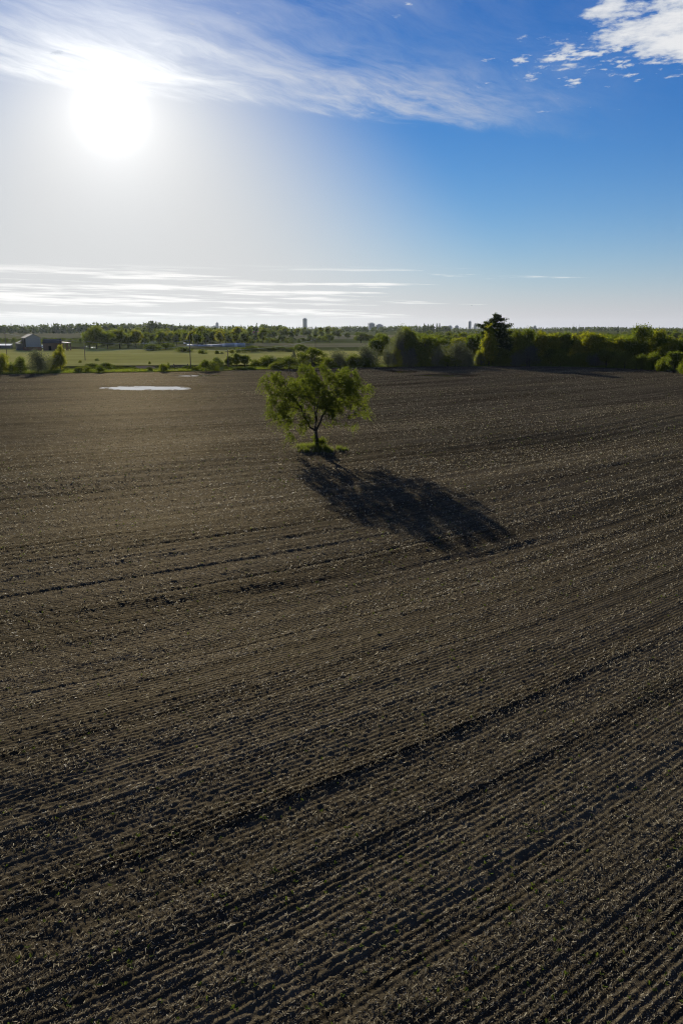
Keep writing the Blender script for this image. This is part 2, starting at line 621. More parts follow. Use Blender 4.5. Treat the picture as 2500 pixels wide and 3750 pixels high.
def mat_grassland(name, a, b, c, s1=0.02, s2=0.5, stretch=(1, 1)):
    m, g, out = new_mat(name)
    geo = g.n('ShaderNodeNewGeometry')
    x, y, z = g.sep(geo.outputs['Position'])
    pv = g.xyz(g.m('MULTIPLY', x, stretch[0]), g.m('MULTIPLY', y, stretch[1]), 0.0)
    n1 = g.noise(pv, s1, 5.0, 0.6)
    n2 = g.noise(pv, s2, 5.0, 0.7)
    f = g.m('ADD', g.m('MULTIPLY', n1, 0.6), g.m('MULTIPLY', n2, 0.4))
    col = g.ramp(f, [(0.32, a), (0.5, b), (0.68, c)])
    p = g.n('ShaderNodeBsdfDiffuse')
    g.put(p.inputs['Color'], col)
    p.inputs['Roughness'].default_value = 0.5
    bn = g.n('ShaderNodeBump')
    bn.inputs['Strength'].default_value = 0.15
    bn.inputs['Distance'].default_value = 0.3
    g.put(bn.inputs['Height'], n2)
    g.put(p.inputs['Normal'], bn.outputs[0])
    g.t.links.new(p.outputs[0], out.inputs['Surface'])
    return m


def mat_water():
    m, g, out = new_mat('puddle_water')
    p = g.n('ShaderNodeBsdfPrincipled')
    p.inputs['Base Color'].default_value = (0.035, 0.030, 0.024, 1)
    p.inputs['Roughness'].default_value = 0.02
    p.inputs['IOR'].default_value = 1.5
    p.inputs['Specular IOR Level'].default_value = 0.5
    geo = g.n('ShaderNodeNewGeometry')
    bn = g.n('ShaderNodeBump')
    bn.inputs['Strength'].default_value = 0.02
    bn.inputs['Distance'].default_value = 0.02
    g.put(bn.inputs['Height'], g.noise(geo.outputs['Position'], 3.0, 3.0, 0.5))
    g.put(p.inputs['Normal'], bn.outputs[0])
    g.t.links.new(p.outputs[0], out.inputs['Surface'])
    return m


M = {
    'soil': mat_soil(),
    'straw': mat_straw('crop_residue', (0.07, 0.054, 0.031), (0.17, 0.138, 0.082), (0.42, 0.37, 0.25), 0.6, 0.15, 0.35),
    'sprout': mat_leaf('seedling_green', (0.045, 0.065, 0.016), (0.10, 0.135, 0.030), 0.4),
    'verge': mat_grassland('verge_grass', (0.05, 0.075, 0.015), (0.09, 0.12, 0.025), (0.15, 0.16, 0.04), 0.08, 0.9),
    'pasture': mat_grassland('pasture_grass', (0.28, 0.265, 0.062), (0.42, 0.38, 0.10), (0.50, 0.45, 0.15), 0.018, 0.25, (0.45, 1.6)),
    'hay': mat_grassland('dry_meadow', (0.16, 0.145, 0.065), (0.21, 0.19, 0.09), (0.26, 0.235, 0.12), 0.012, 0.1, (0.4, 1.5)),
    'land': mat_grassland('rough_grassland', (0.06, 0.075, 0.02), (0.11, 0.12, 0.035), (0.16, 0.155, 0.055), 0.01, 0.12),
    'dirt': mat_grassland('bare_dirt', (0.13, 0.10, 0.075), (0.19, 0.155, 0.115), (0.26, 0.21, 0.16), 0.2, 1.5),
    'water': mat_water(),
    'grass': mat_leaf('grass_blades', (0.045, 0.070, 0.015), (0.15, 0.175, 0.042), 0.48, (1.45, 1.4, 0.5)),
    'bark': mat_simple('bark', (0.055, 0.045, 0.036), 0.95, 0.15, 0.45, 6.0, 0, 0.6),
    'palebark': mat_simple('pale_bark', (0.25, 0.23, 0.20), 0.9, 0.15, 0.35, 4.0),
    'deadwood': mat_simple('dead_grey_wood', (0.13, 0.115, 0.10), 0.9, 0.15, 0.3, 4.0),
    'elm': mat_leaf('elm_leaves', (0.036, 0.056, 0.014), (0.118, 0.142, 0.034), 0.56, (1.55, 1.48, 0.55)),
    'leafdark': mat_leaf('dark_leaves', (0.042, 0.068, 0.014), (0.125, 0.155, 0.028), 0.55),
    'leafmid': mat_leaf('green_leaves', (0.056, 0.085, 0.014), (0.15, 0.175, 0.030), 0.53),
    'leafyel_lit': mat_leaf('backlit_yellow_green_leaves', (0.085, 0.11, 0.015), (0.24, 0.245, 0.034), 0.6),  # yellow backlight on the foliage is put into this leaf colour
    'leafsil': mat_leaf('silver_green_leaves', (0.07, 0.085, 0.05), (0.16, 0.175, 0.11), 0.42, (1.2, 1.15, 0.8)),
    'needle': mat_leaf('dark_needles', (0.022, 0.038, 0.016), (0.062, 0.082, 0.030), 0.4),
    'fargreen': mat_leaf('distant_leaves', (0.028, 0.048, 0.018), (0.078, 0.10, 0.034), 0.42),
    'cladding': mat_simple('weathered_pale_cladding', (0.27, 0.29, 0.31), 0.9, 0.1, 0.2, 1.2),
    'darkroof': mat_simple('dark_shingle_roof', (0.05, 0.048, 0.046), 0.85, 0.2, 0.3, 1.0),
    'oldwood': mat_simple('old_brown_boards', (0.11, 0.075, 0.058), 0.9, 0.15, 0.35, 1.5),
    'greywood': mat_simple('grey_boards', (0.13, 0.125, 0.12), 0.9, 0.15, 0.3, 1.5),
    'brick': mat_simple('old_brick_base', (0.15, 0.085, 0.06), 0.9, 0.15, 0.3, 2.0),
    'gap': mat_simple('painted_bay_shade_and_doors', (0.02, 0.018, 0.016), 0.95, 0.05, 0.2, 1.0),  # near-black: shade of the barn's open bay put into colour; doors use it too
    'redroof': mat_simple('red_metal_roof', (0.30, 0.07, 0.05), 0.6, 0.3, 0.15, 0.4),
    'white': mat_simple('white_paint', (0.72, 0.72, 0.70), 0.5, 0.4, 0.08, 1.0),
    'plastic': mat_simple('greenhouse_film', (0.78, 0.80, 0.80), 0.18, 0.8, 0.05, 1.0),
    'metal': mat_simple('galvanised_metal', (0.38, 0.39, 0.40), 0.45, 0.5, 0.15, 3.0),
    'pole': mat_simple('weathered_pole', (0.12, 0.10, 0.085), 0.9, 0.15, 0.25, 3.0),
    'wire': mat_simple('aluminium_wire', (0.35, 0.34, 0.33), 0.4, 0.6, 0.05, 3.0),
    'concrete': mat_simple('tower_concrete', (0.28, 0.29, 0.31), 0.8, 0.3, 0.1, 0.05),
    'glassband': mat_simple('tower_glass', (0.06, 0.08, 0.11), 0.2, 0.6, 0.1, 0.05),
    'rubber': mat_simple('tyre_rubber', (0.02, 0.02, 0.02), 0.9, 0.2, 0.1, 3.0),
    'glass': mat_simple('dark_glass', (0.03, 0.035, 0.04), 0.1, 0.6, 0.05, 1.0),
    'feather': mat_simple('dark_feathers', (0.05, 0.05, 0.05), 0.9, 0.1, 0.1, 5.0),
}

# ------------------------------------------------------------------ ground
def tensor_grid(xs, ys):
    X, Y = np.meshgrid(xs, ys)
    nx, ny = len(xs), len(ys)
    i = np.arange(nx * ny).reshape(ny, nx)
    F = np.stack([i[:-1, :-1], i[:-1, 1:], i[1:, 1:], i[1:, :-1]], -1).reshape(-1, 4)
    return X.ravel(), Y.ravel(), F


def spaced(lo, hi, fine, growth=1.06):
    """coordinates that spread out from 0"""
    out = [0.0]
    st = fine
    while out[-1] < hi:
        out.append(out[-1] + st)
        st *= growth
    neg = [0.0]
    st = fine
    while neg[-1] > lo:
        neg.append(neg[-1] - st)
        st *= growth
    return np.clip(np.array(sorted(set(neg[1:] + out))), lo, hi)


def make_ground():
    xs = spaced(-5500, 5500, 14, 1.035)
    ys = spaced(-500, 7200, 12, 1.022)
    X, Y, F = tensor_grid(xs, ys)
    Z = height(X, Y) - 0.45 + 0.40 * sstep(np.hypot(X, Y), 330, 420)
    o = mesh_obj('ground', np.stack([X, Y, Z], -1), F, M['land'], None, True)
    tag(o, kind='structure')


def field_far(x):
    """far edge of the ploughed field as y(x)"""
    P = np.array([ground_at(px, py)[:2] for px, py in ((-700, 1378), (0, 1371), (300, 1366), (700, 1360), (1000, 1352), (1250, 1347), (1600, 1341), (2000, 1341), (2250, 1347), (2500, 1358), (2900, 1380), (3600, 1420))])
    return np.interp(x, P[:, 0], P[:, 1])


def fine_soil(x, y):
    r = np.hypot(x, y)
    v, u = row_v(x, y), row_u(x, y)
    vw = v + 0.014 * vnoise(u / 2.5, v / 1.2, 20) + 0.25 * vnoise(u / 45, v / 20, 21)
    amp = 0.0145 * (1.0 + 0.6 * vnoise(u / 40.0, v / 0.7, 22) + 0.45 * vnoise(u / 40, v / 4.0, 23))
    amp = np.clip(amp, 0.005, 0.04) * (1 - sstep(r, 30, 55))
    ph = 2 * math.pi * vw / ROWP
    rid = np.cos(ph) + 0.3 * np.cos(2 * ph + 1.1)
    brk = 0.85 + 0.45 * vnoise(u / 0.9, v / 0.3, 24)
    h = amp * rid * brk
    pas = np.mod(vw + 0.2 * vnoise(u / 70, v / 9, 36), 2.9) - 1.45
    h = h - 0.028 * np.exp(-(pas / 0.09) ** 2) * (0.6 + 0.7 * vnoise(u / 20, v / 2.9, 35)) + 0.014 * np.exp(-((pas - 0.2) / 0.1) ** 2)
    mid = 0.8 + 0.9 * sstep(r, 30, 80)
    h = h + mid * ((0.005 + 0.009 * sstep(r, 25, 55)) * np.cos(2 * math.pi * vw / 0.9 + 0.6) * (0.7 + 0.5 * vnoise(u / 50, v / 2.0, 31)) + 0.019 * np.cos(2 * math.pi * vw / 2.7 + 1.2 * vnoise(u / 60, v / 6, 25)) + 0.015 * vnoise(u / 60, v / 0.55, 30))
    clod = vnoise(x / 0.17, y / 0.17, 27)
    h = h + 0.015 * clod + 0.04 * np.maximum(clod - 0.5, 0) + 0.013 * vnoise(x / 0.10, y / 0.10, 28) + 0.02 * vnoise(x / 0.6, y / 0.6, 29)
    return h


def make_field():
    th = np.radians(np.concatenate([np.arange(-58, -31, 0.6), np.arange(-31, 31, 0.126), np.arange(31, 58.1, 0.6)]))
    r = [2.0]
    while r[-1] < 8.5:
        r.append(r[-1] + 0.4)
    while r[-1] < 400:
        r.append(r[-1] * (1.0027 if r[-1] < 55 else 1.007))
    r = np.array(r)
    T, RR = np.meshgrid(th, r)
    X, Y = RR * np.sin(T), RR * np.cos(T)
    Y = np.minimum(Y, field_far(X))
    X, Y = X.ravel(), Y.ravel()
    i = np.arange(len(X)).reshape(len(r), len(th))
    F = np.stack([i[:-1, :-1], i[:-1, 1:], i[1:, 1:], i[1:, :-1]], -1).reshape(-1, 4)
    far = field_far(X)
    keep_v = Y < far - 1e-6
    kf = keep_v[F].any(1)
    F = F[kf]
    used = np.unique(F)
    remap = np.zeros(len(X), np.int64)
    remap[used] = np.arange(len(used))
    X, Y = X[used], Y[used]
    F = remap[F][:, ::-1]
    Z = height(X, Y) + soil_extra(X, Y) + fine_soil(X, Y)
    # fall to the edge ditch
    Z = Z - 0.10 * sstep(Y - field_far(X), -3, 0)
    o = mesh_obj('field', np.stack([X, Y, Z], -1), F, M['soil'], None, True)
    tag(o, kind='structure')
    wet = np.zeros(len(X))
    for cx, cy, rx, ry, rot in PUDDLES:
        d = np.hypot((X - cx) / (rx * 1.5), (Y - cy) / (ry * 1.7)) + 0.2 * vnoise(X / 3, Y / 3, 80) + 0.08 * vnoise(X / .8, Y / .8, 81)
        wet = np.maximum(wet, 1 - sstep(d, 0.55, 1.0))
    at = o.data.attributes.new('wet', 'FLOAT', 'POINT')
    at.data.foreach_set('value', wet.astype(np.float32))
    # the rest of the field around and behind the camera
    xs = np.arange(-420, 421, 10.0)
    ys = np.arange(-160, 3, 6.0)
    X, Y, F = tensor_grid(xs, ys)
    o2 = mesh_obj('field', np.stack([X, Y, height(X, Y) - 0.12], -1), F, M['soil'], None, True)
    tag(o2, kind='structure')


def loft(name, near, far, nx, ny, off, mat, pix=True):
    def pts(P):
        if pix:
            P = [ground_at(*p)[:2] for p in P]
        P = np.array(P)
        t = np.linspace(0, 1, len(P))
        q = np.linspace(0, 1, nx)
        return np.stack([np.interp(q, t, P[:, 0]), np.interp(q, t, P[:, 1])], -1)
    A, B = pts(near), pts(far)
    s = np.linspace(0, 1, ny)[:, None, None]
    G = A[None] * (1 - s) + B[None] * s
    X, Y = G[..., 0].ravel(), G[..., 1].ravel()
    i = np.arange(nx * ny).reshape(ny, nx)
    F = np.stack([i[:-1, :-1], i[:-1, 1:], i[1:, 1:], i[1:, :-1]], -1).reshape(-1, 4)
    o = mesh_obj(name, np.stack([X, Y, height(X, Y) + off], -1), F, mat, None, True)
    tag(o, kind='structure')
    return o


make_ground()
make_field()
# grass verge that rings the far side of the field
_vx = np.linspace(-330, 420, 40)
loft('verge', [(x, field_far(np.array([x]))[0] - 0.6) for x in _vx], [(x * 1.04, field_far(np.array([x]))[0] + 26) for x in _vx], 120, 10, 0.10, M['verge'], False)
loft('pasture', [(-700, 1346), (0, 1346), (400, 1340), (800, 1338), (1150, 1334), (1420, 1330)], [(-700, 1281), (0, 1281), (300, 1279), (650, 1280), (870, 1284), (1100, 1284), (1420, 1286)], 90, 30, 0.16, M['pasture'])
loft('meadow', [(-700, 1246), (0, 1243), (160, 1240), (330, 1236), (600, 1234)], [(-700, 1215), (0, 1217), (160, 1217), (330, 1219), (600, 1222)], 40, 20, 0.25, M['hay'])
loft('meadow', [(640, 1277), (760, 1273), (900, 1268), (1130, 1273), (1300, 1272), (1600, 1270)], [(640, 1262), (760, 1259), (900, 1256), (1130, 1259), (1300, 1257), (1600, 1258)], 60, 16, 0.22, M['hay'])
loft('meadow', [(880, 1243), (1060, 1243), (1250, 1243), (1500, 1242)], [(880, 1226), (1060, 1227), (1250, 1227), (1500, 1226)], 40, 14, 0.3, M['hay'])
loft('meadow', [(1880, 1262), (2200, 1246), (2320, 1248), (2560, 1250)], [(1880, 1234), (2200, 1236), (2320, 1236), (2560, 1238)], 40, 14, 0.3, M['hay'])
loft('dirt_patch', [(490, 1350), (530, 1352), (572, 1353)], [(498, 1343), (530, 1342), (566, 1344)], 12, 5, 0.17, M['dirt'])
loft('farm_track', [(575, 1356.5), (640, 1356), (705, 1355.5)], [(578, 1353), (640, 1352.5), (700, 1352)], 14, 4, 0.17, M['dirt'])


def make_puddles():
    for i, (cx, cy, rx, ry, rot) in enumerate(PUDDLES):
        n = 40
        V = [(cx, cy, 0)]
        for k in range(n):
            t = 2 * math.pi * k / n
            a, b = 1.5 * rx * math.cos(t), 1.5 * ry * math.sin(t)
            V.append((cx + a * math.cos(rot) - b * math.sin(rot), cy + a * math.sin(rot) + b * math.cos(rot), 0))
        V = np.array(V)
        V[:, 2] = hz(cx, cy) - (0.110, 0.115, 0.115, 0.110)[i]
        F = [(0, 1 + k, 1 + (k + 1) % n) for k in range(n)]
        o = mesh_obj('puddle_water', V, F, M['water'])
        tag(o, kind='structure')


make_puddles()


# ------------------------------------------------------------------ loose straw, seedlings, grass (uncountable)
def quads_from(C, A, B, ret=False):
    """rhombus-free thin quads: centre, half-length vector, half-width vector"""
    n = len(C)
    V = np.empty((n, 4, 3), np.float32)
    V[:, 0] = C - A - B
    V[:, 1] = C + A - B
    V[:, 2] = C + A + B
    V[:, 3] = C - A + B
    return V.reshape(-1, 3), np.arange(n * 4).reshape(n, 4)


def soil_z(x, y):
    return height(x, y) + soil_extra(x, y) + fine_soil(x, y)


def scatter_field(n, rmin, rmax, power, g):
    r = rmin * (rmax / rmin) ** (g.random(n) ** power)
    t = np.radians(g.uniform(-37, 37, n))
    x, y = r * np.sin(t), r * np.cos(t)
    ok = y < field_far(x) - 2
    for cx, cy, rx, ry, rot in PUDDLES:
        ok &= np.hypot((x - cx) / (rx * 1.05), (y - cy) / (ry * 1.05)) > 1
    return x[ok], y[ok], r[ok]


def make_residue():
    g = np.random.default_rng(5)
    x, y, r = scatter_field(765000, 9.5, 300, 0.86, g)
    v, u = row_v(x, y), row_u(x, y)
    dens = 0.50 + 0.30 * vnoise(u / 30, v / 2.2, 50) + 0.75 * vnoise(u / 60, v / 0.36, 52) + 0.2 * vnoise(x / 5, y / 5, 51) + 0.2 * np.cos(2 * math.pi * v / ROWP)
    ok = g.random(len(x)) < np.clip(dens, 0.12, 1)
    x, y, r = x[ok], y[ok], r[ok]
    n = len(x)
    z = soil_z(x, y)
    L = g.gamma(2.2, 0.010, n) + 0.012
    L *= np.clip((r / 25) ** 0.5, 1, 1.6)
    az = np.where(g.random(n) < 0.35, ROWA + g.normal(0, 0.5, n), g.uniform(0, 2 * math.pi, n))
    tilt = np.abs(g.normal(0, 0.6, n))
    A = np.stack([np.cos(az) * np.cos(tilt), np.sin(az) * np.cos(tilt), np.sin(tilt)], -1) * L[:, None]
    W = (g.uniform(0.003, 0.009, n)) * np.clip((r / 22) ** 0.6, 1, 2.0)
    rnd = g.normal(0, 1, (n, 3))
    B = np.cross(A, rnd)
    B /= np.linalg.norm(B, axis=1)[:, None] + 1e-9
    B *= W[:, None]
    C = np.stack([x, y, z + 0.012 + L * np.sin(tilt) * 0.7], -1)
    # standing stubble tips catch the light farther off
    x2, y2, r2 = scatter_field(130000, 60, 300, 0.75, g)
    v2, u2 = row_v(x2, y2), row_u(x2, y2)
    ok = g.random(len(x2)) < np.clip(0.42 + 0.5 * vnoise(u2 / 30, v2 / 1.6, 53) + 0.4 * vnoise(u2 / 50, v2 / 9, 54), 0.08, 1)
    x2, y2, r2 = x2[ok], y2[ok], r2[ok]
    n2 = len(x2)
    L2 = g.uniform(0.04, 0.10, n2)
    a2 = g.uniform(0, 2 * math.pi, n2)
    A2 = np.stack([np.cos(a2), np.sin(a2), g.uniform(0.1, 0.9, n2)], -1) * L2[:, None]
    B2 = np.cross(A2, g.normal(0, 1, (n2, 3)))
    B2 /= np.linalg.norm(B2, axis=1)[:, None] + 1e-9
    B2 *= g.uniform(0.012, 0.03, n2)[:, None]
    C2 = np.stack([x2, y2, soil_z(x2, y2) + 0.04], -1)
    A, B, C = np.concatenate([A, A2]), np.concatenate([B, B2]), np.concatenate([C, C2])
    V, F = quads_from(C, A, B)
    o = mesh_obj('crop_residue', V, F, M['straw'])
    tag(o, 'pale straw and stubble scattered all over the ploughed field', 'straw', kind='stuff')
    # seedlings
    x, y, r = scatter_field(9000, 10, 260, 0.8, g)
    v, u = row_v(x, y), row_u(x, y)
    sd = line_dist(SCARPS[0][0], x, y)
    pr = 0.25 + 0.9 * np.exp(-((sd - 1) / 5.0) ** 2) + 0.35 * vnoise(x / 9, y / 9, 60)
    ok = g.random(len(x)) < pr
    x, y, r = x[ok], y[ok], r[ok]
    z = soil_z(x, y)
    Cs, As, Bs = [], [], []
    for k in range(4):
        n = len(x)
        az = g.uniform(0, 2 * math.pi, n)
        L = g.uniform(0.02, 0.045, n) * np.clip((r / 25) ** 0.5, 1, 2.5)
        tl = g.uniform(0.2, 0.9, n)
        A = np.stack([np.cos(az) * np.cos(tl), np.sin(az) * np.cos(tl), np.sin(tl)], -1) * L[:, None]
        B = np.stack([-np.sin(az), np.cos(az), np.zeros(n)], -1) * (L * 0.45)[:, None]
        Cs.append(np.stack([x, y, z + 0.02], -1) + A)
        As.append(A)
        Bs.append(B)
    V, F = quads_from(np.concatenate(Cs), np.concatenate(As), np.concatenate(Bs))
    o = mesh_obj('seedlings', V, F, M['sprout'])
    tag(o, 'tiny green weed seedlings dotted over the bare soil', 'seedlings', kind='stuff')


def blades(x, y, z, hgt, wid, g, lean=0.35):
    n = len(x)
    az = g.uniform(0, 2 * math.pi, n)
    ln = np.abs(g.normal(0, lean, n))
    T = np.stack([np.cos(az) * ln, np.sin(az) * ln, np.ones(n)], -1) * hgt[:, None]
    ba = g.uniform(0, math.pi, n)
    B = np.stack([np.cos(ba), np.sin(ba), np.zeros(n)], -1) * wid[:, None]
    P = np.stack([x, y, z], -1)
    V = np.empty((n, 4, 3), np.float32)
    V[:, 0] = P - B
    V[:, 1] = P + B
    V[:, 2] = P + T * 0.6 + B * 0.7
    V[:, 3] = P + T
    return V.reshape(-1, 3), np.arange(4 * n).reshape(n, 4)


def make_grass():
    g = np.random.default_rng(9)
    # island under the lone tree
    n = 15000
    a = g.uniform(0, 2 * math.pi, n)
    q = np.sqrt(g.random(n))
    edge = 1 + 0.22 * np.sin(3 * a + 1) + 0.15 * np.sin(5 * a)
    x = TREE_X + 0.05 + 2.75 * q * edge * np.cos(a)
    y = TREE_Y - 0.1 + 1.8 * q * edge * np.sin(a)
    hh = g.uniform(0.2, 0.8, n) * (1.1 - 0.5 * q ** 2) * np.clip(0.85 + 0.9 * vnoise(x / .4, y / .4, 70), 0.2, 1.7)
    ok = vnoise(x / .3, y / .3, 73) + 0.5 * vnoise(x / 1.1, y / 1.1, 74) - 0.5 * q ** 3 > -0.5
    x, y, hh = x[ok], y[ok], hh[ok]
    n = len(x)
    V, F = blades(x, y, soil_z(x, y) - 0.03, hh, g.uniform(0.008, 0.022, n), g, 0.4)
    o = mesh_obj('tall_grass', V, F, M['grass'])
    tag(o, 'island of tall uncut grass round the foot of the lone tree', 'grass', kind='stuff')
    m = 1500
    a = g.uniform(0, 2 * math.pi, m)
    q = np.sqrt(g.random(m)) * 1.15
    xs, ys = TREE_X - 0.2 + 2.9 * q * np.cos(a), TREE_Y - 0.1 + 2.0 * q * np.sin(a)
    V, F = blades(xs, ys, soil_z(xs, ys) - 0.03, g.uniform(0.25, 1.0, m) * (1.2 - 0.6 * q), g.uniform(0.006, 0.016, m), g, 0.5)
    o = mesh_obj('dry_stems', V, F, M['straw'])
    tag(o, 'dry pale weed stems standing in the grass under the lone tree', 'dry stems', kind='stuff')
    # verge
    n = 45000
    x = g.uniform(-150, 190, n)
    t = g.random(n) ** 1.3
    y = field_far(x) + 0.2 + t * 18
    ok = vnoise(x / 7, y / 5, 71) > -0.55
    x, y = x[ok], y[ok]
    hh = g.uniform(0.2, 0.75, len(x)) * (1 + 0.5 * vnoise(x / 3, y / 3, 72))
    V, F = blades(x, y, height(x, y) + 0.05, hh, g.uniform(0.03, 0.10, len(x)), g, 0.5)
    o = mesh_obj('verge_grass', V, F, M['grass'])
    tag(o, 'strip of long grass along the far edge of the field', 'grass', kind='stuff')


make_residue()
make_grass()


# ------------------------------------------------------------------ the lone tree
def make_lone_tree():
    g = np.random.default_rng(21)
    #       cx    cy    cz   rx   ry   rz   weight
    lobes = [(-.3, 0.0, 8.6, 2.6, 2.4, 1.6), (-4.3, 0.3, 8.1, 2.3, 1.6, 1.1), (-3.4, -.6, 6.5, 2.4, 2.0, 1.5), (-3.7, 0.6, 4.3, 1.6, 1.5, 1.4),
             (-2.3, -.8, 3.0, 1.4, 1.2, 1.1), (-2.7, -.3, 2.1, 1.0, .9, .8), (-4.6, -.4, 3.9, .7, .8, 1.2), (4.9, .2, 4.6, .7, .8, 1.2), (-1.2, -.9, 3.9, 1.3, 1.1, 1.1), (-5.3, 0.2, 5.6, .8, 1.0, 1.8), (3.0, 0.2, 8.1, 2.4, 2.0, 1.5), (4.9, -.3, 6.8, 1.3, 1.4, 1.5),
             (3.3, 0.8, 5.4, 1.8, 1.6, 1.4), (3.9, -.5, 3.7, 1.3, 1.1, .8), (0.6, -.5, 6.2, 2.2, 2.0, 1.6),
             (-.8, 3.6, 7.2, 2.6, 2.0, 1.6), (1.4, 3.8, 5.4, 2.2, 1.6, 1.5), (-1.2, -3.6, 7.0, 2.5, 1.9, 1.5), (1.6, -3.4, 5.8, 2.2, 1.7, 1.5),
             (-2.4, 2.8, 4.4, 1.6, 1.4, 1.3), (2.8, -2.4, 7.4, 1.8, 1.6, 1.3), (-3.2, -2.6, 5.2, 1.6, 1.4, 1.3)]
    lobes += [(-5.6, -.2, 4.4, .8, .8, 1.0), (5.7, .1, 4.6, .8, .8, 1.1), (-3.3, .2, 2.3, 1.0, .9, .8), (5.9, .2, 7.0, .9, .9, .9), (-6.1, .1, 7.6, .9, .9, .9)]
    LB = np.array(lobes)
    LB = np.concatenate([LB, np.array([(3.9, 0, 7.2, 1.3, 1.2, 1.4), (4.2, .2, 5.6, 1.2, 1.1, 1.2), (4.3, -.3, 3.5, 1.2, 1.0, .9), (-2.3, 0, 8.7, 1.5, 1.4, 1.0), (-4.4, .2, 6.2, 1.3, 1.2, 1.3), (2.4, -.9, 3.9, 1.1, 1.0, .9)])])
    LB[:, 0] *= 1.06
    wt = (LB[:, 3] * LB[:, 4] * LB[:, 5]) ** 0.8
    N = 2900
    k = g.choice(len(LB), N, p=wt / wt.sum())
    d = g.normal(0, 1, (N, 3))
    d /= np.linalg.norm(d, axis=1)[:, None]
    att = LB[k, :3] + d * LB[k, 3:] * (g.random(N) ** 0.45)[:, None]
    extra = np.array([(.5, 0, 1.3), (.9, -.2, 1.0), (1.0, .1, 1.2), (-.35, 0, 1.5), (-.4, .1, .9)])
    att = np.concatenate([att, extra])
    # trunk seed
    pos = [np.array((0, 0, -0.2))]
    par = [-1]
    for p in ((0.0, 0, .5), (-.02, 0, 1.1), (-.08, 0.02, 1.7), (-.18, 0.03, 2.3), (-.22, .03, 2.8), (-.2, .02, 3.4), (-.22, 0, 4.1), (-.25, 0, 4.8)):
        pos.append(np.array(p, float))
        par.append(len(pos) - 2)
    for st, ch in ((4, ((.12, -.1, 2.8), (.42, -.1, 3.3), (.68, 0, 4.0), (1.15, .1, 4.6), (1.4, .15, 5.3))), (4, ((-.45, .1, 2.5), (-1.0, .1, 2.8), (-1.25, 0, 3.5), (-1.75, -.1, 4.1), (-1.95, -.1, 4.9), (-2.5, 0, 5.5))),
                   (5, ((-.2, .7, 3.6), (-.3, 1.3, 4.5), (-.4, 1.9, 5.3))), (5, ((0, -.7, 3.6), (0, -1.3, 4.5), (0.1, -2, 5.3)))):
        pr = st
        for p in ch:
            pos.append(np.array(p, float))
            par.append(pr)
            pr = len(pos) - 1
    near_i = np.zeros(len(att), int)
    near_d = np.full(len(att), 1e9)

    def upd(idx):
        nonlocal near_i, near_d
        Q = np.array([pos[i] for i in idx])
        D = np.linalg.norm(att[:, None] - Q[None], axis=2)
        j = D.argmin(1)
        dm = D[np.arange(len(att)), j]
        m = dm < near_d
        near_d = np.where(m, dm, near_d)
        near_i = np.where(m, np.array(idx)[j], near_i)
    upd(list(range(len(pos))))
    step, kill, infl = 0.26, 0.33, 4.0
    for it in range(160):
        act = near_d < infl
        if not act.any():
            break
        ids = near_i[act]
        dirs = att[act] - np.array([pos[i] for i in ids])
        dirs /= np.linalg.norm(dirs, axis=1)[:, None] + 1e-9
        new = []
        for i in np.unique(ids):
            v = dirs[ids == i].sum(0) + g.normal(0, 0.25, 3) + np.array((0, 0, -0.05))
            v /= np.linalg.norm(v) + 1e-9
            pos.append(pos[i] + v * step)
            par.append(i)
            new.append(len(pos) - 1)
        upd(new)
        keep = near_d > kill
        att, near_i, near_d = att[keep], near_i[keep], near_d[keep]
        if len(att) == 0 or len(pos) > 6500:
            break
    P = np.array(pos)
    par = np.array(par)
    n = len(P)
    cnt = np.zeros(n)
    nch = np.zeros(n, int)
    for i in range(n - 1, 0, -1):
        if nch[i] == 0:
            cnt[i] = 1
        cnt[par[i]] += cnt[i]
        nch[par[i]] += 1
    rad = 0.009 * np.maximum(cnt, 1) ** 0.47
    rad = np.minimum(rad, 0.27)
    rad[0] = 0.36
    rad[1] = max(rad[1], 0.26)
    mb = MB()
    for i in range(1, n):
        p = par[i]
        a, b = Vector(P[p]), Vector(P[i])
        r0 = rad[p] if (p < 9 or rad[p] < rad[i] * 1.8) else rad[i] * 1.3
        mb.tube([a, b], [min(r0, rad[p]), rad[i]], 7 if rad[i] > .05 else 4)
    root = empty('lone_tree', (TREE_X, TREE_Y, hz(TREE_X, TREE_Y)))
    root.scale = (0.90, 0.94, 1.02)
    tag(root, 'lone leafy elm with wide drooping crown standing in the ploughed field', 'tree')
    mb.build('trunk', M['bark'], root, True)
    # leaf sprays: twigs from thin nodes, arching out and down
    thin = np.where((cnt <= 4) & (np.arange(n) > 20))[0]
    Cs, As, Bs = [], [], []
    tw = MB()
    for i in thin:
        d0 = P[i] - P[par[i]]
        d0 /= np.linalg.norm(d0) + 1e-9
        out = P[i] * np.array((1, 1, 0))
        out /= np.linalg.norm(out) + 1e-6
        rr = np.hypot(P[i][0], P[i][1])
        for q in range(3 if cnt[i] > 1 else 6):
            L = g.uniform(0.3, 0.75) + (0.9 * g.random() if rr > 3.2 and g.random() < .22 else 0)
            vdir = d0 * 0.7 + out * 0.35 + g.normal(0, 0.55, 3)
            vdir /= np.linalg.norm(vdir)
            m = int(L / 0.05)
            tt = (np.arange(m) + 0.5) / m
            droop = (0.28 + 0.26 * min(rr / 5, 1)) * L
            pts = P[i] + vdir * (tt * L)[:, None] - np.array((0, 0, 1)) * (droop * tt ** 2)[:, None]
            pts = pts + g.normal(0, 0.05, pts.shape)
            Cs.append(pts)
    C = np.concatenate(Cs)
    # suckers low on the trunk
    sp = g.normal(0, 1, (1500, 3)) * np.array((.32, .3, .30)) + np.array((.55, -.1, 1.15))
    sp2 = g.normal(0, 1, (700, 3)) * np.array((.16, .2, .42)) + np.array((-.3, 0, 1.15))
    C = np.concatenate([C, sp, sp2])
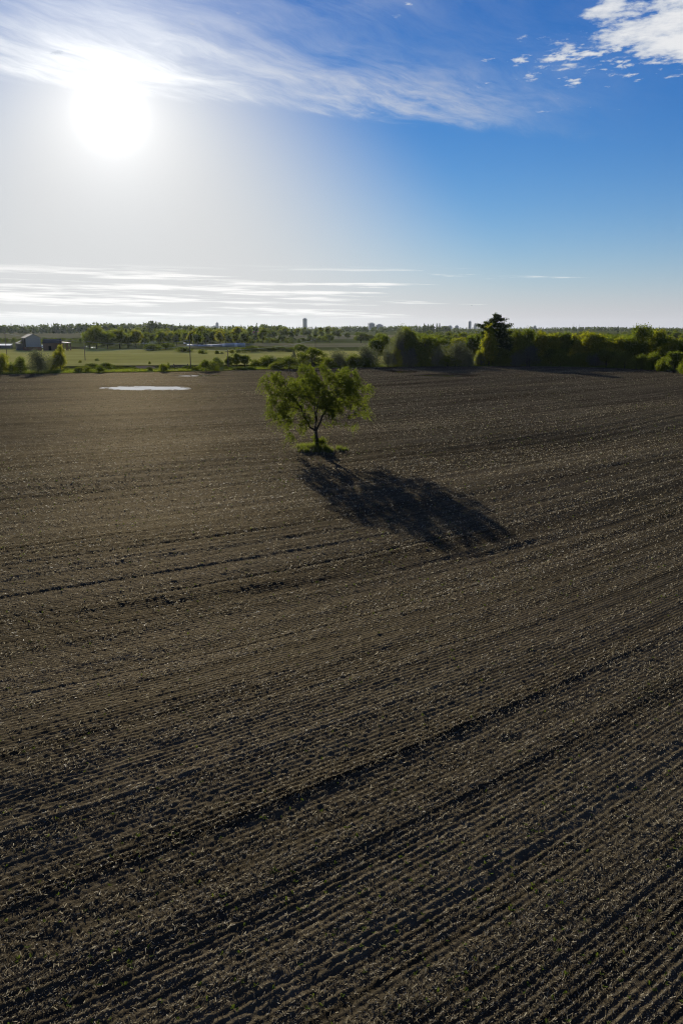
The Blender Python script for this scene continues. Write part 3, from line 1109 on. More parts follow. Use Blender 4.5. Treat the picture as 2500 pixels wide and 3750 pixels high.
    gapn = vnoise((C[:, 0] + 0.6 * C[:, 2]) / 1.0 + 40, (C[:, 2] - 0.5 * C[:, 0] + 0.3 * C[:, 1]) / 0.8, 92) + 0.6 * vnoise((C[:, 1] - 0.4 * C[:, 0]) / 1.1 + 10, C[:, 0] / 1.3 + C[:, 2] / 1.2, 91)
    C = C[gapn > -0.27]
    m = len(C)
    A = g.normal(0, 1, (m, 3)) + np.array((0, 0, -0.5))
    A /= np.linalg.norm(A, axis=1)[:, None]
    B = np.cross(A, g.normal(0, 1, (m, 3)) + np.array((0, 0, .8)))
    B /= np.linalg.norm(B, axis=1)[:, None] + 1e-9
    L = g.uniform(0.042, 0.082, m)[:, None]
    V = np.empty((m, 4, 3), np.float32)
    V[:, 0] = C - A * L
    V[:, 1] = C - B * L * 0.58 - A * L * 0.1
    V[:, 2] = C + A * L
    V[:, 3] = C + B * L * 0.58 - A * L * 0.1
    mesh_obj('crown', V.reshape(-1, 3), np.arange(4 * m).reshape(m, 4), M['elm'], root)
    print('lone tree nodes', n, 'leaves', m)


make_lone_tree()


# ------------------------------------------------------------------ tree and shrub kinds
def leaf_cloud(g, lobes, nclump, per, spread, leaf, shell=0.22, up=0.6, hang=0.0):
    LB = np.array(lobes, float)
    wt = (LB[:, 3] * LB[:, 4] * LB[:, 5]) ** 0.7
    k = g.choice(len(LB), nclump, p=wt / wt.sum())
    d = g.normal(0, 1, (nclump, 3))
    d[:, 2] = np.where(d[:, 2] < -0.3, d[:, 2] * 0.5, d[:, 2])
    d /= np.linalg.norm(d, axis=1)[:, None]
    rr = 1 - np.abs(g.normal(0, shell, nclump))
    rr = np.clip(rr + g.normal(0, 0.05, nclump), 0.1, 1.15)
    cc = LB[k, :3] + d * LB[k, 3:] * rr[:, None]
    m = nclump * per
    off = g.normal(0, 1, (m, 3)) * spread
    if hang:
        off[:, 2] *= hang
    C = np.repeat(cc, per, 0) + off
    C = C[C[:, 2] > 0.05]
    m = len(C)
    A = g.normal(0, 1, (m, 3))
    A[:, 2] *= 0.8
    A /= np.linalg.norm(A, axis=1)[:, None]
    B = np.cross(A, g.normal(0, 1, (m, 3)) + np.array((0, 0, up)))
    B /= np.linalg.norm(B, axis=1)[:, None] + 1e-9
    L = (leaf * g.uniform(0.6, 1.25, m))[:, None]
    V = np.empty((m, 4, 3), np.float32)
    V[:, 0] = C - A * L
    V[:, 1] = C - B * L * 0.62
    V[:, 2] = C + A * L
    V[:, 3] = C + B * L * 0.62
    return V.reshape(-1, 3), np.arange(4 * m).reshape(m, 4)


def limbs(g, trunks, lobes, r0):
    mb = MB()
    for tx, ty, top in trunks:
        mb.tube([(tx, ty, -0.3), (tx * 1.1, ty * 1.1, top * 0.4), (tx * 1.3 + g.normal(0, .15), ty * 1.3, top)], [r0, r0 * 0.75, r0 * 0.35], 6)
    for L in lobes:
        t = trunks[int(g.integers(len(trunks)))]
        z0 = min(t[2] * g.uniform(0.35, 0.8), L[2])
        mb.tube([(t[0] * 1.15, t[1] * 1.15, z0), ((t[0] + L[0]) * .5, (t[1] + L[1]) * .5, (z0 + L[2]) * .5 + .2), (L[0], L[1], L[2])], [r0 * 0.45, r0 * 0.3, r0 * 0.12], 5)
    return mb


KINDS = {}


def kind_broad(key, seed, leafmat, width=8.0, base=2.2, nl=11, bark='bark', leaf=0.24, nclump=330, per=24, trunk=True, gaps=0.2):
    """round-headed tree 10 m tall"""
    g = np.random.default_rng(seed)
    lobes = []
    w = width / 2
    for i in range(nl):
        a = 2 * math.pi * (i / nl * 2.0) + g.uniform(-.5, .5)
        zf = g.uniform(0.0, 1.0)
        z = base + 1.2 + (10 - base - 2.6) * zf
        prof = math.sin(math.pi * min(max((z - base) / (10.6 - base), 0.08), 0.97)) ** 0.6
        rad = w * prof * g.uniform(0.35, 0.68)
        s = g.uniform(0.85, 1.3) * w * 0.38
        lobes.append((rad * math.cos(a), rad * math.sin(a), z, s * 1.1, s * 1.1, s * g.uniform(.75, 1.0)))
    lobes.append((0, 0, 8.5, w * .42, w * .42, 1.4))
    lobes.append((0, 0, base + 2.6, w * .6, w * .6, 1.8))
    V, F = leaf_cloud(g, lobes, nclump, per, 0.42, leaf, gaps)
    tr = [(0, 0, 7.5)]
    KINDS[key] = (np_mesh('crown', V, F, M[leafmat]), limbs(g, tr, lobes, 0.24).mesh('trunk', M[bark], True), width)


def kind_bush(key, seed, leafmat, width=10.0, nl=9, leaf=0.22, nclump=300, per=24, upright=False):
    """shrub with foliage down to the ground, normalised to 10 units tall"""
    g = np.random.default_rng(seed)
    lobes = []
    w = width / 2
    for i in range(nl):
        a = g.uniform(0, 2 * math.pi)
        z = g.uniform(1.2, 8.0)
        rad = w * g.uniform(0.1, 0.62) * (1.0 if z < 5 else (10 - z) / 5)
        s = g.uniform(.8, 1.25) * w * 0.40
        lobes.append((rad * math.cos(a), rad * math.sin(a), z, s, s, s * (1.6 if upright else 0.95)))
    lobes.append((0, 0, 3.0, w * .8, w * .8, 3.2))
    V, F = leaf_cloud(g, lobes, nclump, per, 0.5, leaf, 0.2, 0.6, 1.5 if upright else 0.0)
    V[:, 2] = np.maximum(V[:, 2], 0)
    V[:, 2] *= 10.0 / V[:, 2].max()
    tr = [(g.uniform(-.6, .6), g.uniform(-.6, .6), 6.0) for _ in range(4)]
    KINDS[key] = (np_mesh('crown', V, F, M[leafmat]), limbs(g, tr, lobes, 0.13).mesh('trunk', M['bark'], True), width)


def kind_poplar(key, seed, leafmat, width=3.6):
    g = np.random.default_rng(seed)
    lobes = [(g.normal(0, .25), g.normal(0, .25), z, width * .36 * pr, width * .36 * pr, 1.5) for z, pr in ((1.8, .8), (3, 1.1), (4.2, 1.25), (5.4, 1.15), (6.6, .95), (7.7, .75), (8.7, .5), (9.3, .32))]
    lobes += [(width * .3 * math.cos(a), width * .3 * math.sin(a), z, .8, .8, 1.2) for a, z in ((0, 3), (2, 4), (4, 5), (5, 2.5), (1, 6))]
    V, F = leaf_cloud(g, lobes, 260, 22, 0.34, 0.2, 0.25)
    KINDS[key] = (np_mesh('crown', V, F, M[leafmat]), limbs(g, [(0, 0, 9)], lobes, 0.16).mesh('trunk', M['bark'], True), width)


def kind_umbrella(key, seed, leafmat, width=13.0):
    g = np.random.default_rng(seed)
    lobes = []
    for i in range(13):
        a, q = g.uniform(0, 2 * math.pi), math.sqrt(g.random())
        x, y = width * .42 * q * math.cos(a), width * .42 * q * math.sin(a)
        lobes.append((x, y, 8.6 - 3.2 * q * q + g.normal(0, .3), 1.6, 1.6, 1.0))
    V, F = leaf_cloud(g, lobes, 300, 20, 0.38, 0.2, 0.3)
    tr = [(-1.0, .2, 6), (0.1, -.3, 6.5), (1.1, .3, 6), (-.3, .6, 6)]
    KINDS[key] = (np_mesh('crown', V, F, M[leafmat]), limbs(g, tr, lobes, 0.2).mesh('trunk', M['bark'], True), width)


def kind_spruce(key, seed, width=4.6):
    g = np.random.default_rng(seed)
    Cs = []
    for z in np.arange(0.9, 9.9, 0.42):
        rr = width / 2 * (1 - z / 10.2) + 0.12
        for b in range(9):
            a = g.uniform(0, 2 * math.pi)
            t = np.sqrt(g.random(16))
            x = rr * t
            Cs.append(np.stack([x * math.cos(a), x * math.sin(a), z - 0.25 * x + g.normal(0, .06, 16)], -1) + g.normal(0, .1, (16, 3)))
    C = np.concatenate(Cs)
    m = len(C)
    A = g.normal(0, 1, (m, 3))
    A[:, 2] *= .5
    A /= np.linalg.norm(A, axis=1)[:, None]
    B = np.cross(A, g.normal(0, 1, (m, 3)))
    B /= np.linalg.norm(B, axis=1)[:, None]
    V = np.stack([C - A * .24, C - B * .11, C + A * .24, C + B * .11], 1).reshape(-1, 3)
    mb = MB().tube([(0, 0, -.3), (0, 0, 5), (0, 0, 10)], [.2, .12, .02], 6)
    KINDS[key] = (np_mesh('crown', V, np.arange(4 * m).reshape(m, 4), M['needle']), mb.mesh('trunk', M['bark'], True), width)


def kind_pine(key, seed, width=9.0):
    """old white pine: bare-ish upper boughs in flat, up-swept plates"""
    g = np.random.default_rng(seed)
    mb = MB().tube([(0, 0, -.3), (.1, 0, 4), (-.1, .1, 7), (.05, 0, 9.6)], [.26, .2, .13, .04], 7)
    Cs = []
    for i in range(84):
        z = g.uniform(1.6, 7.6) if i > 20 else g.uniform(7.4, 9.5)
        a = i * 2.39996 + g.uniform(-.3, .3)
        L = g.uniform(1.4, 3.3) if z < 7.3 else (g.uniform(1.0, 2.3) if z < 8.6 else g.uniform(.4, 1.0))
        up = g.uniform(.05, .32) * L
        p0 = Vector((0, 0, z))
        p1 = Vector((math.cos(a) * L * .55, math.sin(a) * L * .55, z + up * .25))
        p2 = Vector((math.cos(a) * L, math.sin(a) * L, z + up))
        mb.tube([p0, p1, p2], [.07, .045, .015], 4)
        nt = int(6 + L * 5) if z < 7.3 else int(4 + L * 4)
        for t in g.uniform(.35, 1.02, nt):
            q = p0.lerp(p1, t * 2) if t < .5 else p1.lerp(p2, t * 2 - 1)
            Cs.append(np.array(q) + g.normal(0, 1, (20, 3)) * np.array((.26, .26, .12)) * (1 if z < 7.3 else .8) + g.normal(0, .16 if z < 7.3 else .12, 3) + np.array((0, 0, .1)))
    for q in ((.05, 0, 9.75), (-.6, .1, 9.2), (.75, 0, 9.1), (.1, .6, 9.2)):
        Cs.append(np.array(q) + g.normal(0, 1, (60, 3)) * np.array((.2, .2, .22)))
    C = np.concatenate(Cs)
    m = len(C)
    A = g.normal(0, 1, (m, 3))
    A /= np.linalg.norm(A, axis=1)[:, None]
    B = np.cross(A, g.normal(0, 1, (m, 3)))
    B /= np.linalg.norm(B, axis=1)[:, None]
    V = np.stack([C - A * .17, C - B * .06, C + A * .17, C + B * .06], 1).reshape(-1, 3)
    KINDS[key] = (np_mesh('crown', V, np.arange(4 * m).reshape(m, 4), M['needle']), mb.mesh('trunk', M['bark'], True), width)


def kind_snag(key, seed):
    g = np.random.default_rng(seed)
    mb = MB().tube([(0, 0, -.3), (.1, 0, 5), (-.05, .1, 8), (.1, 0, 10)], [.2, .15, .09, .02], 6)
    br = MB()
    for i in range(16):
        z = g.uniform(4, 9.5)
        a = g.uniform(0, 2 * math.pi)
        L = (10.5 - z) * g.uniform(.2, .4) + .3
        p = Vector((0, 0, z))
        q = p + Vector((math.cos(a) * L * .5, math.sin(a) * L * .5, L * .35))
        e = p + Vector((math.cos(a) * L * .8, math.sin(a) * L * .8, L))
        br.tube([p, q, e], [.05, .035, .01], 4)
    KINDS[key] = (br.mesh('bare_branches', M['deadwood']), mb.mesh('trunk', M['deadwood'], True), 3.0)


for i in range(3):
    kind_broad(f'dark{i}', 100 + i, 'leafdark', (8.5, 7.0, 9.5)[i], 1.8)
    kind_broad(f'mid{i}', 110 + i, 'leafmid', (8.0, 6.5, 9.0)[i], 1.6)
    kind_broad(f'yel{i}', 120 + i, 'leafyel_lit', (7.0, 6.0, 8.0)[i], 1.8, gaps=0.26)
    kind_bush(f'bush{i}', 130 + i, 'leafmid', (10, 12, 9)[i])
    kind_bush(f'dbush{i}', 140 + i, 'leafdark', (11, 13, 10)[i])
for i in range(2):
    kind_bush(f'sil{i}', 150 + i, 'leafsil', (9.5, 11)[i], 12, 0.16, 420, 26, True)
    kind_bush(f'ybush{i}', 160 + i, 'leafyel_lit', (9, 11)[i])
    kind_spruce(f'spruce{i}', 170 + i, (4.4, 3.6)[i])
    kind_snag(f'snag{i}', 180 + i)
    kind_poplar(f'pop{i}', 190 + i, ('leafyel_lit', 'leafmid')[i], (4.2, 3.6)[i])
kind_broad('pale', 200, 'leafyel_lit', 7.0, 3.4, 9, 'palebark', gaps=0.3, nclump=260)
kind_poplar('feather', 201, 'leafsil', 5.0)
kind_umbrella('umb', 210, 'leafmid')
kind_pine('pine', 220)

ORD = ['first', 'second', 'third', 'fourth', 'fifth', 'sixth', 'seventh', 'eighth', 'ninth', 'tenth', 'eleventh', 'twelfth', 'thirteenth', 'fourteenth',
       'fifteenth', 'sixteenth', 'seventeenth', 'eighteenth', 'nineteenth', 'twentieth', 'twenty-first', 'twenty-second', 'twenty-third', 'twenty-fourth']


def plant(key, name, px, ytop, Y=None, ybase=None, w=None, label=None, cat='tree', group=None, rz=None, rs=random.Random(3)):
    """stand a tree: under photo column px at forward distance Y (or on the ground seen at ybase), its top seen at ytop"""
    crown, trunk, kw = KINDS[key]
    if Y is None:
        x, Y, z = ground_at(px, ybase)
    else:
        x, Y, z = at_dist(px, Y)
    h = max(z_at(ytop, Y) - z, 0.6)
    sz = h / 10.0
    if w is None:
        sx = sz * rs.uniform(0.92, 1.12)
    else:
        sx = (w * (Y * c13 + 3) / FPX) / kw
    root = empty(name, (x, Y, z), rs.uniform(0, 2 * math.pi) if rz is None else rz)
    root.scale = (sx, sx, sz)
    tag(root, label, cat, group)
    nm = 'bare_branches' if key.startswith('snag') else 'crown'
    link(bpy.data.objects.new('trunk', trunk), root)
    link(bpy.data.objects.new(nm, crown), root)
    return root


# ---- field-edge shrubs, left
E = [
    ('ybush0', 'hedge_shrub', 5, 1284, 1366, 75, 'yellow-green shrub at the far left end of the field edge', 'shrub'),
    ('bush2', 'hedge_shrub', 48, 1322, 1366, 34, 'small light green shrub between the leftmost shrub and a dark round one', 'shrub'),
    ('dbush2', 'hedge_shrub', 77, 1303, 1367, 58, 'dark round shrub left of the big grey-green willow shrub', 'shrub'),
    ('sil0', 'willow_shrub', 146, 1268, 1366, 92, 'big grey-green willow shrub below the two barns', 'shrub'),
    ('ybush1', 'hedge_shrub', 190, 1294, 1357, 48, 'yellow-lit shrub peeping out behind the grey-green willow shrub', 'shrub'),
    ('pop0', 'young_poplar', 224, 1270, 1355, 44, 'slender pale green young poplar right of the willow shrub', 'tree'),
    ('bush0', 'hedge_shrub', 292, 1338, 1364, 40, 'low green shrub, leftmost of three beside the young poplar', 'shrub'),
    ('bush1', 'hedge_shrub', 325, 1338, 1364, 34, 'low green shrub, middle one of three at the verge', 'shrub'),
    ('dbush0', 'hedge_shrub', 365, 1334, 1365, 42, 'low dark green shrub, rightmost of three at the verge', 'shrub'),
    ('dbush1', 'thicket', 390, 1326, 1350, 80, 'wide low dark thicket behind the verge shrubs', 'shrub'),
    ('dbush2', 'thicket', 335, 1329, 1349, 70, 'low thicket of dull green scrub below the thin utility pole', 'shrub'),
    ('ybush0', 'small_shrub', 294, 1318, 1330, 14, 'tiny yellow shrub at the foot of the thin utility pole', 'shrub'),
    ('dbush0', 'small_shrub', 357, 1311, 1322, 19, 'tiny dark shrub alone on the near pasture edge', 'shrub'),
    ('bush2', 'small_shrub', 549, 1322, 1334, 10, 'tiny upright shrub above the bare dirt patch', 'shrub'),
    ('bush0', 'hedge_shrub', 600, 1326, 1361, 34, 'small green shrub left of the wooden gate', 'shrub'),
    ('dbush0', 'hedge_shrub', 617, 1325, 1352, 16, 'narrow dark shrub against the left gate post', 'shrub'),
    ('dbush1', 'hedge_shrub', 752, 1313, 1360, 62, 'large dark bush just right of the tall utility pole', 'shrub'),
    ('bush1', 'hedge_shrub', 784, 1318, 1359, 42, 'green bush touching the right side of the large dark bush', 'shrub'),
    ('ybush0', 'hedge_shrub', 788, 1322, 1350, 34, 'yellow-lit bush behind the large dark bush', 'shrub'),
    ('dbush2', 'hedge_shrub', 798, 1305, 1347, 50, 'dark bush left of the second utility pole', 'shrub'),
    ('mid1', 'young_tree', 840, 1303, 1347, 30, 'young tree right behind the second utility pole', 'tree'),
    ('mid0', 'young_tree', 866, 1293, 1346, 34, 'thin-stemmed young tree, left of a close pair on the verge', 'tree'),
    ('dark1', 'young_tree', 897, 1299, 1346, 34, 'thin-stemmed young tree, right of a close pair on the verge', 'tree'),
    ('bush2', 'small_shrub', 700, 1332, 1352, 26, 'low shrub at the foot of the tall utility pole', 'shrub'),
    ('dbush0', 'hedge_shrub', 982, 1296, 1345, 62, 'dark domed bush seen just above the left of the elm crown', 'shrub'),
    ('dbush1', 'hedge_shrub', 1062, 1303, 1352, 95, 'broad dark bush standing behind the left of the elm crown', 'shrub'),
    ('bush0', 'hedge_shrub', 1018, 1318, 1353, 60, 'lower green bush in front of the broad dark bush', 'shrub'),
    ('feather', 'thin_sapling', 1076, 1286, 1345, 22, 'thin grey sapling sticking up from the broad dark bush', 'tree'),
    ('umb', 'spreading_tree', 1145, 1273, 1347, 98, 'flat-topped multi-stemmed tree standing behind the elm crown', 'tree'),
    ('sil1', 'willow_shrub', 1240, 1264, 1343, 78, 'silvery willow shrub right of the flat-topped tree', 'shrub'),
    ('bush1', 'hedge_shrub', 1205, 1306, 1345, 60, 'low green shrub under the flat-topped tree', 'shrub'),
    ('bush2', 'hedge_shrub', 1288, 1290, 1342, 56, 'mid green shrub between two silvery willow shrubs', 'shrub'),
    ('sil0', 'willow_shrub', 1345, 1252, 1343, 84, 'silvery willow shrub with a bare twiggy left side', 'shrub'),
    ('dbush1', 'hedge_shrub', 1332, 1300, 1344, 90, 'low dark bush under the silvery willow shrubs', 'shrub'),
]
for key, nm, px, yt, yb, w, lab, cat in E:
    plant(key, nm, px, yt, None, yb, w * (1.25 if px > 950 else 1.12), lab, cat, 'trees and shrubs along the far field edge')

for i in range(16):
    px = 935 + i * 28 + (i * 37) % 11
    plant(('dbush0', 'bush1', 'sil1', 'dbush2', 'bush0')[i % 5], 'scrub_bush', px, 1312 - (i * 53) % 22, None, 1344 - i * 0.4, 52 + (i * 29) % 26,
          'bush in the tangled scrub behind the elm crown', 'shrub', 'tangled scrub behind the elm')
for i in range(14):
    px = 250 + i * 47 + (i * 31) % 17
    plant(('dbush1', 'bush2', 'dbush0')[i % 3], 'verge_scrub', px, 1345 - (i * 7) % 8, None, 1357 - (i * 5) % 7, 30 + (i * 13) % 22,
          'low scrubby plant in the rough strip beside the field', 'shrub', 'low scrub in the rough strip')
# ---- hedgerow along the right field edge: named individuals
E2 = [
    ('sil1', 'willow_tree', 1420, 1252, 300, 78, 'silvery willow below the tall feathery poplar', 'tree'),
    ('ybush1', 'hedge_shrub', 1452, 1262, 303, 60, 'yellow-tinted shrub in front of the feathery poplar', 'shrub'),
    ('mid2', 'hedge_tree', 1484, 1204, 310, 74, 'loose-crowned tree wrapped round the feathery poplar', 'tree'),
    ('sil0', 'feathery_poplar', 1456, 1176, 306, 66, 'tall thin feathery poplar rising out of the willows', 'tree'),
    ('mid1', 'hedge_tree', 1505, 1212, 312, 70, 'green tree at the right shoulder of the feathery poplar', 'tree'),
    ('sil0', 'willow_tree', 1500, 1262, 301, 72, 'grey-green willow at the edge between poplar and broad willow', 'tree'),
    ('mid0', 'hedge_tree', 1555, 1228, 309, 84, 'olive-leaved tree halfway between feathery poplar and broad willow', 'tree'),
    ('dbush0', 'hedge_shrub', 1545, 1284, 304, 80, 'dark shrub in the shade below the olive-leaved tree', 'shrub'),
    ('sil1', 'willow_tree', 1602, 1250, 304, 80, 'smaller silvery willow left of the broad willow', 'tree'),
    ('sil0', 'willow_tree', 1672, 1232, 305, 122, 'broad silver-green willow left of the tall dark pine', 'tree'),
    ('sil1', 'willow_tree', 1715, 1270, 303, 60, 'low silvery willow at the right foot of the broad willow', 'tree'),
    ('dbush1', 'hedge_shrub', 1640, 1296, 303, 110, 'dark low shrub in front of the broad silver-green willow', 'shrub'),
    ('dark1', 'hedge_tree', 1722, 1228, 330, 40, 'slim dark tree in the gap between broad willow and pine', 'tree'),
    ('ybush0', 'hedge_shrub', 1758, 1272, 310, 56, 'yellow-tinted shrub in the gap left of the pine', 'shrub'),
    ('pine', 'old_pine', 1806, 1148, 314, 168, 'tall dark pine with open crown against the sky', 'tree'),
    ('pop0', 'ivy_clad_tree', 1788, 1200, 308, 60, 'narrow yellow-lit tree in front of the tall pine', 'tree'),
    ('dark0', 'hedge_tree', 1838, 1214, 316, 96, 'dark tree under the right side of the tall pine', 'tree'),
    ('mid2', 'hedge_tree', 1896, 1212, 318, 96, 'sunlit-topped green tree, second right of the tall pine', 'tree'),
    ('dark2', 'hedge_tree', 1930, 1206, 321, 70, 'dark rounded tree behind the blue-grey willow', 'tree'),
    ('sil0', 'willow_tree', 1932, 1254, 306, 96, 'blue-grey willow bulging out of the dark hedgerow', 'tree'),
    ('sil1', 'willow_shrub', 1885, 1284, 305, 52, 'small grey willow shrub at the foot of the blue-grey willow', 'shrub'),
    ('yel0', 'hedge_tree', 1972, 1214, 319, 66, 'yellow-topped tree right behind the blue-grey willow', 'tree'),
    ('yel2', 'hedge_tree', 2016, 1222, 314, 78, 'bright yellow-green tree left of a dark pointed one', 'tree'),
    ('dark1', 'hedge_tree', 2062, 1214, 312, 52, 'dark pointed tree left of the dead snags', 'tree'),
    ('bush0', 'hedge_shrub', 2045, 1266, 305, 78, 'pale-topped low shrub at the foot of the dark pointed tree', 'shrub'),
    ('snag0', 'dead_snag', 2091, 1180, 318, 22, 'taller bare dead snag poking up from the hedgerow', 'dead tree'),
    ('snag1', 'dead_snag', 2111, 1186, 320, 16, 'shorter bare dead snag beside the taller one', 'dead tree'),
    ('yel1', 'hedge_tree', 2100, 1226, 314, 66, 'yellow-green tree at the foot of the dead snags', 'tree'),
    ('yel0', 'hedge_tree', 2145, 1216, 315, 80, 'yellow-crowned tree, first right of the dead snags', 'tree'),
    ('yel2', 'hedge_tree', 2186, 1226, 311, 90, 'yellow-crowned tree, second right of the dead snags', 'tree'),
    ('dark0', 'hedge_tree', 2215, 1238, 316, 70, 'dull green tree filling the dip in the hedgerow top', 'tree'),
    ('yel1', 'hedge_tree', 2262, 1238, 309, 74, 'yellow-topped tree with a lit lower bough in the dip', 'tree'),
    ('mid1', 'hedge_tree', 2300, 1234, 308, 70, 'green tree just left of the tallest right-hand tree', 'tree'),
    ('dark2', 'tall_hedge_tree', 2345, 1193, 306, 86, 'tallest leafy tree in the right half of the hedgerow', 'tree'),
    ('yel2', 'hedge_tree', 2398, 1206, 307, 70, 'yellow-green tree right beside the tallest leafy tree', 'tree'),
    ('dark1', 'hedge_tree', 2420, 1226, 302, 66, 'dark tree behind the bright pale-trunked tree', 'tree'),
    ('pale', 'pale_trunked_tree', 2452, 1234, 290, 84, 'bright yellow-green tree with pale trunk near the right edge', 'tree'),
    ('mid0', 'hedge_tree', 2500, 1238, 292, 80, 'green tree cut by the right edge of the picture', 'tree'),
]
for key, nm, px, yt, Y, w, lab, cat in E2:
    plant(key, nm, px, yt, Y, None, w, lab, cat, 'hedgerow along the right field edge')
# the hedgerow's understorey and back rows, all alike
rs = random.Random(12)
for i in range(26):
    px = 1760 + i * 31 + rs.uniform(-10, 10)
    edge = float(field_far(np.array([at_dist(px, 300)[0]]))[0])
    plant(rs.choice(('dbush0', 'dbush1', 'bush0', 'bush2', 'dark1', 'sil0')), 'understorey_shrub', px, rs.uniform(1272, 1298), edge + rs.uniform(3, 7), None, rs.uniform(60, 84),
          'dark shaded shrub at the foot of the right hedgerow', 'shrub', 'shaded understorey of the right hedgerow')
for i in range(30):
    px = 1380 + i * 39 + rs.uniform(-14, 14)
    plant(rs.choice(('dark0', 'dark1', 'dark2', 'mid0', 'mid1', 'yel0')), 'hedge_tree', px, rs.uniform(1222, 1244), rs.uniform(328, 350), None, rs.uniform(64, 90),
          'leafy tree in the back row of the right hedgerow', 'tree', 'back row of the right hedgerow')
for px, yt, Y in ((2560, 1236, 286), (2620, 1230, 284), (2690, 1240, 280), (-60, 1290, 258), (-120, 1285, 256)):
    plant('mid0' if px > 0 else 'bush1', 'hedge_tree', px, yt, Y, None, 90, 'leafy tree just beyond the edge of the picture', 'tree', 'trees beyond the picture edge')

for i in range(16):
    px = 2740 + i * 62
    edge = float(field_far(np.array([at_dist(px, 290)[0]]))[0])
    plant(('mid0', 'dark2', 'yel2', 'dbush1')[i % 4], 'hedge_tree', px, 1238 + (i * 7) % 18, edge + 5 + (i * 5) % 9, None, 96, 'leafy tree just beyond the edge of the picture', 'tree', 'trees beyond the picture edge')
# ---- middle distance, left and centre
E3 = [
    ('dark0', 'oak_tree', 330, 1212, 1276, 46, 'leftmost broad oak of the clump right of the brown shed', 'tree'),
    ('mid2', 'oak_tree', 355, 1197, 1278, 62, 'tallest broad oak of the clump right of the brown shed', 'tree'),
    ('dark2', 'oak_tree', 395, 1218, 1279, 60, 'dark oak right of the tallest oak in the clump', 'tree'),
    ('mid0', 'oak_tree', 440, 1206, 1275, 70, 'dome-shaped oak in the middle of the farm clump', 'tree'),
    ('yel0', 'oak_tree', 497, 1207, 1272, 48, 'sunlit oak left of the shining greenhouses', 'tree'),
    ('dark1', 'oak_tree', 470, 1222, 1274, 44, 'shaded oak between the domed and the sunlit oak', 'tree'),
    ('dark1', 'far_tree', 528, 1222, 1254, 26, 'small dark tree left above the short greenhouse', 'tree'),
    ('mid1', 'far_tree', 586, 1206, 1254, 38, 'dark round tree at the right end of the greenhouse', 'tree'),
    ('yel2', 'far_tree', 624, 1212, 1256, 38, 'yellow-edged tree second right of the greenhouse', 'tree'),
    ('dark2', 'far_tree', 664, 1208, 1250, 34, 'slim dark tree left of the tall utility pole top', 'tree'),
    ('dark0', 'far_tree', 688, 1209, 1250, 30, 'slim dark tree right behind the tall utility pole top', 'tree'),
    ('mid1', 'far_tree', 738, 1196, 1258, 40, 'tall tree with visible stems left of the bright green pair', 'tree'),
    ('pop1', 'far_tree', 715, 1206, 1256, 30, 'narrow green tree left of the tall stemmed tree', 'tree'),
    ('mid0', 'far_tree', 772, 1207, 1258, 40, 'green tree between the stemmed tree and the bright pair', 'tree'),
    ('yel0', 'far_tree', 805, 1204, 1258, 44, 'bright green tree, left of the pair above the pale wall', 'tree'),
    ('yel1', 'far_tree', 868, 1198, 1258, 52, 'bright green tree, right of the pair above the pale wall', 'tree'),
    ('dark1', 'far_tree', 897, 1212, 1259, 22, 'narrow dark tree right of the bright green pair', 'tree'),
    ('dark2', 'far_tree', 845, 1216, 1258, 36, 'shaded tree between the bright green pair', 'tree'),
    ('dbush0', 'round_shrub', 916, 1237, 1260, 34, 'dark rounded shrub below the narrow dark tree', 'shrub'),
    ('mid0', 'far_tree', 943, 1217, 1243, 30, 'rounded tree right below the red-roofed barn', 'tree'),
    ('dark0', 'far_tree', 1040, 1198, 1236, 36, 'tall dark tree left of the smoke below the high tower', 'tree'),
    ('mid2', 'far_tree', 1083, 1219, 1232, 16, 'small round tree alone in the tan field', 'tree'),
    ('dark2', 'far_tree', 1207, 1223, 1256, 32, 'dark tree at the right end of the tan field', 'tree'),
    ('mid1', 'far_tree', 1272, 1218, 1240, 20, 'small yellowish tree right of the dark field-end tree', 'tree'),
    ('dark0', 'far_tree', 1322, 1218, 1256, 46, 'rounded dark tree left behind the feathery poplar', 'tree'),
    ('dark1', 'far_tree', 1390, 1222, 1256, 46, 'rounded dark tree close behind the feathery poplar', 'tree'),
    ('mid1', 'far_tree', 1355, 1226, 1256, 40, 'green tree between two rounded dark ones', 'tree'),
    ('ybush0', 'round_shrub', 851, 1278, 1294, 22, 'round yellow-green shrub at the left end of the pasture hedge', 'shrub'),
    ('bush1', 'round_shrub', 742, 1277, 1297, 40, 'wide green shrub on the pasture under the pale wall', 'shrub'),
    ('dbush2', 'round_shrub', 795, 1282, 1297, 20, 'small dark shrub, left of two under the pale wall', 'shrub'),
    ('dbush0', 'round_shrub', 813, 1287, 1297, 16, 'small dark shrub, right of two under the pale wall', 'shrub'),
    ('dbush1', 'farm_hedge', 610, 1254, 1281, 90, 'dark hedge mass below the long greenhouse', 'shrub'),
    ('dbush2', 'farm_hedge', 560, 1258, 1284, 70, 'dark hedge left of the hedge mass below the greenhouse', 'shrub'),
    ('dbush0', 'farm_hedge', 672, 1266, 1290, 70, 'dark hedge end behind the tall utility pole', 'shrub'),
]
for key, nm, px, yt, yb, w, lab, cat in E3:
    plant(key, nm, px, yt, None, yb, w * 1.18, lab, cat, 'trees and shrubs between the farm fields')
for i, px in enumerate((945, 962, 980, 996, 1008, 1018, 1048, 1062, 1094)):
    plant(('bush0', 'bush1', 'dbush2')[i % 3], 'round_shrub', px, rs.uniform(1236, 1242), None, 1256, rs.uniform(16, 24), ORD[i] + ' round shrub from the left in the row along the upper meadow', 'shrub', 'row of round shrubs')
